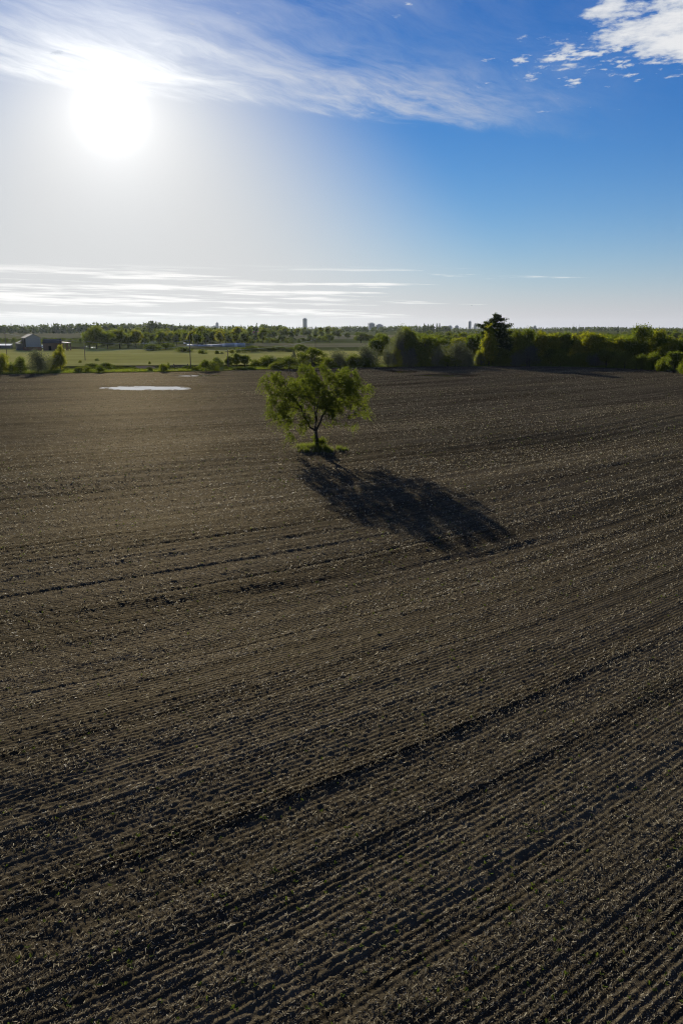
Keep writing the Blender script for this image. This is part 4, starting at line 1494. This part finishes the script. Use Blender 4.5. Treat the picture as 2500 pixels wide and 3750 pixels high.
for i in range(17):
    px = 872 + i * 16.5
    plant(('dbush0', 'dbush1', 'dark0', 'dbush2')[i % 4], 'hedge_bush', px, 1268 + 5 * math.sin(i * 1.3) - (4 if i > 12 else 0), None, 1293 - 5 * math.sin(i / 16 * 3.1), rs.uniform(28, 38),
          ORD[i] + ' dark bush from the left in the long hedge above the pasture', 'shrub', 'bushes of the long pasture hedge')
for i in range(16):
    px = -20 + i * 23 + rs.uniform(-6, 6)
    plant(('dbush0', 'dbush1', 'dbush2')[i % 3], 'hedge_bush', px, rs.uniform(1233, 1240), 760 + rs.uniform(-30, 30), None, rs.uniform(22, 34), ORD[i] + ' dark bush from the left in the hedge behind the barns', 'shrub', 'bushes of the hedge behind the barns')
for i in range(22):
    px = 900 + i * 14 + rs.uniform(-6, 6)
    if 1070 < px < 1100:
        continue
    plant(('dbush0', 'dark1', 'dbush2', 'mid0')[i % 4], 'hedge_bush', px, rs.uniform(1226, 1240), 860 + rs.uniform(-25, 25), None, rs.uniform(20, 34), 'dark bush of the hedge below the tan field', 'shrub', 'bushes of the hedge below the tan field')
for i in range(34):
    px = 318 + i * 17.6 + rs.uniform(-7, 7)
    plant(('dark0', 'mid1', 'dark2', 'mid0', 'yel1', 'dark1')[i % 6], 'farm_tree', px, rs.uniform(1212, 1226), rs.uniform(640, 720), None, rs.uniform(30, 44), 'leafy tree in the row behind the greenhouses and oaks', 'tree', 'tree row behind the greenhouses')
for i in range(84):
    px = 330 + (i * 61.803 * 7) % 930
    Y = 720 + (i * 83) % 480
    if px > 1010 and Y < 900:
        continue
    zt = rs.uniform(9.5, 14.5) + hz(*at_dist(px, Y)[:2])
    yt = 1875 - FPX * (Y * s13 + (zt - CAMH) * c13) / (Y * c13 - (zt - CAMH) * s13)
    plant(rs.choice(('dark0', 'dark2', 'mid0', 'mid2', 'dark1', 'spruce0')), 'woodland_tree', px, yt, Y, None, rs.uniform(28, 42) * 700 / Y, 'leafy tree in the woods beyond the greenhouses and the pasture hedge', 'tree', 'woods beyond the greenhouses')
# woodland crowns one can tell apart, right of centre
for i in range(90):
    px = 1480 + (i * 61.803) % 1080
    Y = 520 + (i * 97) % 620
    yt = 1203 + 2994 * (14 - 9.5) / Y * 1.0 + rs.uniform(-6, 7)
    plant(rs.choice(('dark0', 'dark2', 'mid0', 'mid2', 'mid1', 'dark1')), 'woodland_tree', px, yt, Y, None, rs.uniform(32, 50) * 700 / Y, 'leafy tree crown in the woodland behind the right hedgerow', 'tree', 'woodland behind the right hedgerow')


# ------------------------------------------------------------------ distant woodland (reads as one mass)
def belt(Y, prof, depth, step, conifer, seed, nq=46, name='distant_woodland', label=None, mat='fargreen'):
    g = np.random.default_rng(seed)
    P = np.array(prof, float)
    Vs = []
    for row in range(depth):
        yy = Y + row * 14
        x0, x1 = at_dist(P[0, 0], yy)[0], at_dist(P[-1, 0], yy)[0]
        n = int((x1 - x0) / step)
        xs = x0 + (np.arange(n) + g.random(n)) * step
        ys = yy + g.uniform(-9, 9, n)
        zs = height(xs, ys)
        pxs = xs / (yy * c13 + CAMH * s13) * FPX + 1250
        yt = np.interp(pxs, P[:, 0], P[:, 1]) + np.abs(g.normal(0, 2600 / Y * 2.2, n))
        for x, y, z, t in zip(xs, ys, zs, yt):
            h = z_at(t, y) - z
            if h < 2.5:
                continue
            con = g.random() < conifer
            hh = h * (1.12 if con and g.random() < .6 else 1.0)
            w = h * (0.20 if con else g.uniform(.36, .5))
            d = g.normal(0, 1, (nq, 3))
            d /= np.linalg.norm(d, axis=1)[:, None]
            if con:
                tz = g.random(nq) ** 1.2
                C = np.stack([x + d[:, 0] * w * (1 - tz), y + d[:, 1] * w * (1 - tz), z + hh * (.06 + .92 * tz)], -1)
                L = (0.8 + 1.6 * (1 - tz)) * h / 15
            else:
                q = 0.6 + 0.4 * g.random(nq)
                C = np.stack([x + d[:, 0] * w * q, y + d[:, 1] * w * q, z + h * (.52 + .46 * d[:, 2] * q)], -1)
                L = g.uniform(1.1, 2.6, nq) * h / 14
            A = g.normal(0, 1, (nq, 3))
            A /= np.linalg.norm(A, axis=1)[:, None]
            B = np.cross(A, g.normal(0, 1, (nq, 3)))
            B /= np.linalg.norm(B, axis=1)[:, None] + 1e-9
            A, B = A * L[:, None], B * L[:, None] * .7
            Vs.append(np.stack([C - A, C - B, C + A, C + B], 1))
    V = np.concatenate(Vs).reshape(-1, 3)
    o = mesh_obj(name, V, np.arange(len(V)).reshape(-1, 4), M[mat])
    tag(o, label, 'woodland', kind='stuff')


belt(4300, [(-260, 1196), (0, 1194), (500, 1192), (800, 1191), (1100, 1196), (1250, 1194), (1500, 1191), (1700, 1198), (2000, 1197), (2200, 1196), (2500, 1198), (2760, 1198)], 2, 13, .25, 300, 34, label='farthest blue-grey line of woods along the whole horizon')
belt(1450, [(-260, 1193), (0, 1190), (60, 1187), (120, 1188), (200, 1185), (320, 1180), (400, 1181), (470, 1183), (525, 1182), (560, 1174), (600, 1182), (640, 1186), (720, 1188)], 3, 8.5, .3, 301, 50, label='dark wood behind the tan meadow on the left horizon')
belt(1250, [(690, 1200), (760, 1196), (830, 1193), (900, 1190), (950, 1185), (1000, 1186), (1040, 1190), (1062, 1198), (1120, 1206)], 3, 8, .12, 302, 50, label='leafy wood on the rise left of the high tower')
belt(1900, [(1060, 1203), (1150, 1199), (1230, 1197), (1290, 1191), (1340, 1194), (1420, 1194), (1500, 1190), (1540, 1188), (1620, 1190), (1690, 1201), (1760, 1203)], 3, 9, .35, 303, 46, label='wood behind the meadows in the middle of the horizon')
belt(2300, [(1700, 1202), (1850, 1201), (2000, 1201), (2070, 1196), (2180, 1194), (2260, 1195), (2330, 1199), (2420, 1200), (2520, 1199), (2760, 1200)], 3, 10, .3, 304, 46, label='dark wood along the right horizon behind the hedgerow')
belt(1350, [(2290, 1206), (2360, 1201), (2440, 1200), (2540, 1200), (2760, 1201)], 3, 8, .75, 305, 46, label='spruce wood at the right end of the horizon')
belt(1000, [(1490, 1212), (1600, 1210), (1700, 1212), (1850, 1212), (2000, 1214), (2150, 1214), (2300, 1216), (2760, 1216)], 2, 8, .1, 306, 60, label='belt of low woods close behind the right hedgerow trees')
belt(880, [(500, 1222), (560, 1216), (640, 1218), (720, 1216), (800, 1214), (900, 1216)], 2, 8, .15, 308, 60, label='tree belt behind the greenhouses and the pale wall')
for px, yt in ((548, 1178), (556, 1180), (563, 1174), (571, 1181), (585, 1186), (578, 1184), (1553, 1186), (1552, 1184), (1566, 1187), (1584, 1185), (1598, 1184), (1608, 1183), (2260, 1193)):
    plant(rs.choice(('spruce0', 'spruce1')), 'spruce_tree', px, yt, 1180 if px < 1000 else 1700, None, None, 'dark spruce standing above the wood on the horizon', 'tree', 'spruces on the horizon')


# ------------------------------------------------------------------ farm buildings
def barn_big():
    x, Y, z = ground_at(98, 1285)
    root = empty('big_barn', (x, Y, z), R(30))
    tag(root, 'big old barn with pale clad gable and dark roof on the left', 'barn')
    W, L, he, hr, hb = 9.0, 16.0, 8.1, 10.4, 2.4
    # local: gable along +x at y=0, long side along +y at x=0
    MB().poly([(0, 0, hb), (W, 0, hb), (W, 0, he), (W / 2, 0, hr), (0, 0, he), (0, .25, hb), (W, .25, hb), (W, .25, he), (W / 2, .25, hr), (0, .25, he)],
              [(0, 1, 2, 3, 4), (9, 8, 7, 6, 5), (0, 5, 6, 1), (1, 6, 7, 2), (2, 7, 8, 3), (3, 8, 9, 4), (4, 9, 5, 0)]).build('gable_wall', M['cladding'], root)
    for i in range(11):      # cladding ribs
        xx = 0.4 + i * 0.82
        top = he + (hr - he) * (1 - abs(xx - W / 2) / (W / 2)) - 0.15
        MB().box(xx - .05, xx + .05, -.05, -.002, hb + .05, top).build('cladding_rib', M['cladding'], root)
    MB().box(0, .25, .255, 5.0, hb, he - .05).build('side_wall', M['gap'], root)  # open bay, its inner shade painted as a near-black panel
    MB().box(0, .25, 5.005, L, hb, he - .05).build('side_wall', M['greywood'], root)
    MB().box(W - .25, W, .255, L, hb, he - .05).build('side_wall', M['greywood'], root)
    MB().poly([(0, L, hb), (W, L, hb), (W, L, he), (W / 2, L, hr), (0, L, he)], [(4, 3, 2, 1, 0)]).build('back_wall', M['greywood'], root)
    MB().box(-.35, W + .35, -.35, L + .3, -.6, hb - .01).build('brick_base', M['brick'], root)
    for sgn in (-1, 1):
        e = W / 2 + sgn * (W / 2 + .5)
        ze = he - .25
        p = [(W / 2, -.5, hr + .12), (e, -.5, ze + .1), (e, L + .5, ze + .1), (W / 2, L + .5, hr + .12)]
        q = [(a, b, c - .14) for a, b, c in p]
        MB().poly(p + q, [(0, 1, 2, 3), (7, 6, 5, 4), (0, 4, 5, 1), (1, 5, 6, 2), (2, 6, 7, 3), (3, 7, 4, 0)]).build('roof', M['darkroof'], root)
    # sagging lean-to on the long side
    p = [(-.05, 9, 6.6), (-4.2, 9, 4.6), (-4.2, L, 4.6), (-.05, L, 6.6)]
    MB().poly(p + [(a, b, c - .15) for a, b, c in p], [(0, 1, 2, 3), (7, 6, 5, 4), (0, 4, 5, 1), (1, 5, 6, 2), (2, 6, 7, 3), (3, 7, 4, 0)]).build('lean_to_roof', M['darkroof'], root)
    MB().box(-4.0, -.36, 9.2, L - .2, -.4, 4.5).build('lean_to_wall', M['greywood'], root)


def shed_brown():
    x, Y, z = ground_at(160, 1285)
    root = empty('brown_shed', (x, Y, z), R(4))
    tag(root, 'weathered brown board shed with dark roof right of the big barn', 'shed')
    L, D, he, hr = 10.2, 8.0, 5.0, 7.4
    for i in range(17):
        MB().box(i * .6, i * .6 + .585, -.06 - .03 * (i % 2), .1, -.3, he).build('board', M['oldwood'], root)
    MB().box(3.4, 5.0, -.16, -.1, 0.0, 3.0).build('door', M['gap'], root)
    MB().box(0, .2, .11, D, -.3, he).build('side_wall', M['oldwood'], root)
    MB().box(L - .2, L, .11, D, -.3, he).build('side_wall', M['oldwood'], root)
    MB().box(.21, L - .21, D - .2, D, -.3, he).build('back_wall', M['oldwood'], root)
    for a, b in ((-.5, D / 2), (D + .5, D / 2)):
        p = [(-.4, a, he - .1), (L + .3, a, he - .1), (L + .3, b, hr), (-.4, b, hr)]
        MB().poly(p + [(u, v, w - .14) for u, v, w in p], [(0, 1, 2, 3), (7, 6, 5, 4), (0, 4, 5, 1), (1, 5, 6, 2), (2, 6, 7, 3), (3, 7, 4, 0)]).build('roof', M['darkroof'], root)
    for xx in (0, L):
        MB().poly([(xx - .06, 0, he), (xx - .06, D, he), (xx - .06, D / 2, hr - .15), (xx + .06, 0, he), (xx + .06, D, he), (xx + .06, D / 2, hr - .15)],
                  [(0, 1, 2), (5, 4, 3), (0, 3, 4, 1), (1, 4, 5, 2), (2, 5, 3, 0)]).build('gable_wall', M['oldwood'], root)
    p = [(L + .31, -.3, 5.6), (L + 5.6, -.3, 5.0), (L + 5.6, D - 1, 5.0), (L + .31, D - 1, 5.6)]
    MB().poly(p + [(u, v, w - .5) for u, v, w in p], [(0, 1, 2, 3), (7, 6, 5, 4), (0, 4, 5, 1), (1, 5, 6, 2), (2, 6, 7, 3), (3, 7, 4, 0)]).build('open_bay_roof', M['darkroof'], root)
    for xx, yy in ((L + 2.6, 0), (L + 5.2, 0), (L + 5.2, D - 1.4), (L + 2.6, D - 1.4)):
        MB().box(xx - .28, xx + .28, yy - .2, yy + .2, -.3, 4.6).build('post', M['oldwood'], root)


def low_shed():
    x, Y, z = ground_at(-25, 1275)
    root = empty('low_shed', (x, Y, z), R(2))
    tag(root, 'low pale-roofed shed left of the big barn at the picture edge', 'shed')
    MB().box(0, 12, 0, 5, -.2, 1.9).build('wall', M['greywood'], root)
    p = [(-.3, -.4, 1.95), (12.3, -.4, 1.95), (12.3, 5.4, 2.9), (-.3, 5.4, 2.9)]
    MB().poly(p + [(u, v, w - .04) for u, v, w in p], [(0, 1, 2, 3), (7, 6, 5, 4), (0, 4, 5, 1), (1, 5, 6, 2), (2, 6, 7, 3), (3, 7, 4, 0)]).build('roof', M['white'], root)
    MB().box(4.2, 5.4, -.05, -.01, 0, 1.7).build('door', M['gap'], root)


def truck():
    x, Y, z = ground_at(152, 1277)
    root = empty('farm_truck', (x, Y + 4, z), R(15))
    tag(root, 'small white truck parked between the big barn and the brown shed', 'truck')
    MB().box(-1.05, 1.05, -.6, 2.8, .75, 2.5).build('cargo_box', M['white'], root)
    c = MB().poly([(-.95, -2.3, .6), (.95, -2.3, .6), (.95, -.65, .6), (-.95, -.65, .6), (-.95, -2.3, 1.35), (.95, -2.3, 1.35), (.9, -1.75, 2.1), (-.9, -1.75, 2.1), (.9, -.65, 2.15), (-.9, -.65, 2.15)],
                  [(0, 3, 2, 1), (0, 1, 5, 4), (4, 5, 6, 7), (7, 6, 8, 9), (2, 3, 9, 8), (1, 2, 8, 6, 5), (3, 0, 4, 7, 9)]).build('cab', M['white'], root)
    MB().poly([(-.8, -2.27, 1.42), (.8, -2.27, 1.42), (.78, -1.80, 2.04), (-.78, -1.80, 2.04)], [(0, 1, 2, 3)]).build('windscreen', M['glass'], c)
    for sx in (-1, 1):
        for yy in (-1.7, 1.8):
            MB().tube([(sx * .95 - .12, yy, .4), (sx * .95 + .12, yy, .4)], .4, 14).build('wheel', M['rubber'], root)


def greenhouse(px0, px1, py_base, h, label):
    x0, Y, z = ground_at(px0, py_base)
    x1 = at_dist(px1, Y)[0]
    L = x1 - x0
    root = empty('greenhouse', (x0, Y, z), R(-2))
    tag(root, label, 'greenhouse', 'greenhouses behind the pasture')
    D = 7.0
    prof = [(D / 2 - D / 2 * math.cos(a), h * (.45 + .55 * math.sin(a))) for a in np.linspace(0, math.pi, 11)]
    prof = [(0, 0)] + prof + [(D, 0)]
    n = len(prof)
    v = [(0, a, b) for a, b in prof] + [(L, a, b) for a, b in prof]
    f = [(i, i + 1, n + i + 1, n + i) for i in range(n - 1)] + [tuple(range(n))[::-1], tuple(range(n, 2 * n))]
    MB().poly(v, f).build('cover', M['plastic'], root)
    for k in range(int(L / 3) + 1):
        xx = min(k * 3.0, L - .05)
        MB().tube([(xx, a, b + .03) for a, b in prof], .05, 4).build('hoop', M['metal'], root)


def pale_wall():
    """long low stack of pale wrapped bales"""
    g = random.Random(4)
    x0, Y, z = ground_at(690, 1268)
    x1 = ground_at(872, 1275)[0]
    n = 24
    for i in range(n):
        t = i / (n - 1)
        x, y = x0 + (x1 - x0) * t, Y - 30 * t
        hh = 1.3 + 1.6 * sstep(t, .3, .9) + g.uniform(-.1, .1)
        w = (x1 - x0) / n * .97
        root = MB()
        a = np.linspace(0, 2 * math.pi, 13)[:-1]
        v = [(-w / 2, 1.4 * math.cos(q), hh / 2 + hh / 2 * math.sin(q)) for q in a] + [(w / 2, 1.4 * math.cos(q), hh / 2 + hh / 2 * math.sin(q)) for q in a]
        m = len(a)
        root.poly(v, [(k, (k + 1) % m, m + (k + 1) % m, m + k) for k in range(m)] + [tuple(range(m))[::-1], tuple(range(m, 2 * m))])
        o = root.build('wrapped_bale', M['metal' if i % 5 else 'white'], None)
        o.location = (x, y, hz(x, y))
        o.rotation_euler = (0, 0, g.uniform(-.05, .05))
        tag(o, ORD[i] + ' pale wrapped bale from the left in the long low row', 'bale', 'row of pale wrapped bales')


def red_barn():
    x, Y, z = at_dist(921, 1010)
    x1 = at_dist(976, 1010)[0]
    L = x1 - x
    root = empty('red_roofed_barn', (x, Y, z), 0)
    tag(root, 'long barn with red roof in front of the far wood', 'barn')
    zt = z_at(1213, Y) - z
    ze = z_at(1219.5, Y) - z
    MB().box(0, L, 0, 12, -.5, ze).build('wall', M['greywood'], root)
    for a in (-.6, 12.6):
        p = [(-.5, a, ze), (L + .5, a, ze), (L - 1.5, 6, zt), (1.5, 6, zt)]
        MB().poly(p + [(u, v, w - .25) for u, v, w in p], [(0, 1, 2, 3), (7, 6, 5, 4), (0, 4, 5, 1), (1, 5, 6, 2), (2, 6, 7, 3), (3, 7, 4, 0)]).build('roof', M['redroof'], root)


barn_big()
shed_brown()
low_shed()
truck()
greenhouse(541, 583, 1254, 3.4, 'long shining greenhouse among the farm trees')
greenhouse(521, 539, 1258, 2.6, 'short shining greenhouse left of the long one')
pale_wall()
red_barn()


# ------------------------------------------------------------------ towers on the horizon
def tower(px, w, ytop, Y, name, label, storeys, ped=None):
    x, Y, z = at_dist(px, Y)
    W = w * (Y * c13) / FPX
    H = z_at(ytop, Y) - z
    root = empty(name, (x, Y, z), R(random.Random(int(px)).uniform(-12, 12)))
    tag(root, label, 'building', 'towers on the horizon')
    D = min(W, 24.0)
    MB().box(-W / 2, W / 2, -D / 2, D / 2, -2, H - 2.5).build('body', M['concrete'], root)
    MB().box(-W * .22, W * .25, -D * .25, D * .25, -.2 + H - 2.5, H + .8).build('roof_plant_room', M['concrete'], root)
    for i in range(storeys):
        zz = 3 + (H - 7) * i / storeys
        MB().box(-W * .47, W * .47, -D / 2 - .15, -D / 2 - .01, zz, zz + (H - 7) / storeys * .52).build('window_band', M['glassband'], root)
    if ped:
        a, b, yt = ped
        hh = z_at(yt, Y) - z
        xa, xb = at_dist(a, Y)[0] - x, at_dist(b, Y)[0] - x
        MB().box(xa, xb, D / 2 + .5, D / 2 + 22, -2, hh).build('podium', M['concrete'], root)


tower(1116, 15.5, 1165, 3900, 'high_rise', 'tallest dark tower above the middle of the horizon', 18)
tower(796, 9.5, 1181, 4200, 'high_rise', 'small tower above the left woods', 9, (783, 792, 1192))
tower(1359, 22, 1182, 3600, 'slab_block', 'wide block, left of the pair beside the feathery poplar', 7)
tower(1388, 26, 1187, 3600, 'slab_block', 'lower wide block, right of the pair beside the feathery poplar', 5)
tower(1718, 10.5, 1175.5, 4200, 'high_rise', 'slim tower left of the tall dark pine', 14)
tower(1738, 10, 1186, 4200, 'slab_block', 'short block between the slim tower and the pine', 6)
tower(1646, 15, 1192, 4200, 'slab_block', 'low block, left of two left of the slim tower', 4)
tower(1671, 14, 1191.5, 4200, 'slab_block', 'low block, right of two left of the slim tower', 4)
tower(1956, 9, 1192, 4200, 'slab_block', 'tiny pale block right of the pine on the horizon', 4)
tower(1944, 13, 1196, 4200, 'slab_block', 'tiny wide block beside the pale one right of the pine', 3)


# ------------------------------------------------------------------ utility poles, wires, gate, bird
POLES = []


def pole(px, ytop, ybase, label, lamp=False):
    x, Y, z = ground_at(px, ybase)
    H = z_at(ytop, Y) - z
    root = empty('utility_pole', (x, Y, z), R(8))
    tag(root, label, 'pole', 'utility poles along the pasture')
    MB().tube([(0, 0, -.5), (0, 0, H)], [.17, .11], 8).build('shaft', M['pole'], root)
    MB().box(-.9, .9, -.06, .06, H - .75, H - .6).build('crossarm', M['pole'], root)
    for sx in (-.8, 0.0, .8):
        MB().tube([(sx, 0, H - .6 if sx else H), (sx, 0, H - .38 if sx else H + .2)], .05, 6).build('insulator', M['white'], root)
    if lamp:
        MB().box(-1.5, -.1, -.1, .1, H * .71, H * .71 + .22).build('lamp_arm', M['metal'], root)
        MB().box(-2.1, -1.4, -.22, .22, H * .71, H * .71 + .3).build('lamp_head', M['white'], root)
    POLES.append((Vector((x, Y, z)), H))


pole(27, 1216, 1312, 'utility pole in front of the big barn on the far left')
pole(313, 1248, 1321, 'thin utility pole right of the brown shed')
pole(699, 1219, 1353, 'tall utility pole with lamp beside the wooden gate', True)
pole(836, 1280, 1348, 'short utility pole right of the large dark bush')
pole(1155, 1238, 1290, 'utility pole rising behind the flat-topped tree')


def wire(a, b, fa, fb, sag, label):
    (pa, ha), (pb, hb) = POLES[a], POLES[b]
    A = pa + Vector((0, 0, ha * fa))
    B = pb + Vector((0, 0, hb * fb))
    pts = []
    for k in range(15):
        t = k / 14
        p = A.lerp(B, t)
        p.z -= sag * 4 * t * (1 - t)
        pts.append(p)
    o = MB().tube(pts, .035, 4).build('overhead_wire', M['wire'])
    tag(o, label, 'wire', 'overhead wires')


wire(0, 1, .96, .99, 0.9, 'sagging wire from the far left pole to the thin pole')
wire(1, 2, .99, .80, 1.2, 'upper wire from the thin pole to the tall pole')
wire(1, 2, .72, .66, 1.5, 'lower wire from the thin pole to the tall pole')
wire(2, 3, .66, .95, 0.6, 'wire from the tall pole to the short pole')
wire(3, 4, .97, .9, 1.2, 'wire from the short pole towards the flat-topped tree')


def gate():
    x0, Y, z = ground_at(638, 1351)
    x1 = at_dist(689, Y)[0]
    L = x1 - x0
    root = empty('field_gate', (x0, Y, z), 0)
    tag(root, 'dark wooden field gate left of the tall utility pole', 'gate')
    H = 1.45
    for xx in (0, L):
        MB().box(xx - .14, xx + .14, -.14, .14, -.3, H + .35).build('gate_post', M['pole'], root)
    for hh in (.25, .62, 1.0, 1.32):
        MB().box(.18, L - .18, -.04, .04, hh, hh + .13).build('rail', M['pole'], root)
    for k in range(1, 7):
        xx = L * k / 7
        MB().box(xx - .06, xx + .06, -.09, -.045, .2, 1.45).build('upright', M['pole'], root)
    for a, b in ((.2, L / 2), (L - .2, L / 2)):
        MB().tube([(a, .09, .3), (b, .09, 1.4)], .06, 4).build('brace', M['pole'], root)
    for nm, pxa, pxb, lab in (('post_and_rail_fence', 618, 637, 'short post and rail fence left of the wooden gate'), ('post_and_rail_fence', 691, 722, 'short post and rail fence right of the wooden gate')):
        xa, xb = at_dist(pxa, Y)[0], at_dist(pxb, Y)[0]
        f = empty(nm, (xa, Y + .5, z), 0)
        tag(f, lab, 'fence', 'fences beside the gate')
        n = max(2, int((xb - xa) / 1.4))
        for k in range(n + 1):
            xx = (xb - xa) * k / n
            MB().box(xx - .08, xx + .08, -.08, .08, -.3, 1.35).build('fence_post', M['pole'], f)
        for hh in (.5, 1.05):
            MB().box(0, xb - xa, -.13, -.085, hh, hh + .12).build('rail', M['pole'], f)


gate()


def paddock_fence():
    x0, Y, z = ground_at(250, 1278)
    x1 = at_dist(312, Y)[0]
    f = empty('paddock_fence', (x0, Y, z), 0)
    tag(f, 'weathered paddock fence right of the brown shed', 'fence')
    n = 9
    for k in range(n + 1):
        xx = (x1 - x0) * k / n
        MB().box(xx - .1, xx + .1, -.1, .1, -.3, 1.5).build('fence_post', M['oldwood'], f)
    for hh in (.4, .85, 1.25):
        MB().box(0, x1 - x0, -.16, -.105, hh, hh + .2).build('rail', M['oldwood'], f)


paddock_fence()


def bird():
    Y = 320.0
    x = (1723 - 1250) * (Y * c13) / FPX
    root = empty('bird', (x, Y, z_at(1120, Y)), R(20))
    tag(root, 'small dark bird gliding above the horizon left of the pine', 'bird')
    b = MB().tube([(-.22, 0, .02), (-.1, 0, .03), (.08, 0, .03), (.2, 0, .04), (.26, 0, .03)], [.01, .045, .06, .035, .008], 8).build('body', M['feather'], root, True)
    for s in (-1, 1):
        MB().poly([(.1, 0, .04), (.12, s * .25, .11), (.02, s * .5, .08), (-.04, s * .26, .10), (-.06, 0, .04), (.1, 0, .055), (.12, s * .25, .12), (.02, s * .5, .085), (-.04, s * .26, .11), (-.06, 0, .05)],
                  [(0, 1, 2, 3, 4), (9, 8, 7, 6, 5)]).build('wing', M['feather'], root)
    MB().poly([(-.2, -.02, .02), (-.34, -.07, .02), (-.34, .07, .02), (-.2, .02, .02)], [(0, 1, 2, 3)]).build('tail', M['feather'], root)


bird()


# ------------------------------------------------------------------ smoke and haze
def volume_box(name, lo, hi, dens, col, aniso, label):
    o = MB().box(lo[0], hi[0], lo[1], hi[1], lo[2], hi[2]).build(name, bpy.data.materials.new(name + '_air'))
    m = o.data.materials[0]
    m.use_nodes = True
    t = m.node_tree
    t.nodes.clear()
    g = NG(t)
    out = g.n('ShaderNodeOutputMaterial')
    p = g.n('ShaderNodeVolumePrincipled')
    p.inputs['Color'].default_value = (*col, 1)
    p.inputs['Density'].default_value = dens
    p.inputs['Anisotropy'].default_value = aniso
    t.links.new(p.outputs[0], out.inputs['Volume'])
    tag(o, label, 'haze', kind='stuff')
    o.display_type = 'WIRE'
    return o


HAZE = 0.000011
volume_box('haze', (-5600, -520, -2.5), (5600, 7300, 84), HAZE, (0.76, 0.87, 1.0), 0.5, 'thin bluish morning haze over the whole countryside')
print('objects', len(bpy.data.objects), 'tris', sum(sum(len(p.vertices) - 2 for p in m.polygons) if len(m.polygons) < 20000 else len(m.polygons) * 2 for m in bpy.data.meshes))
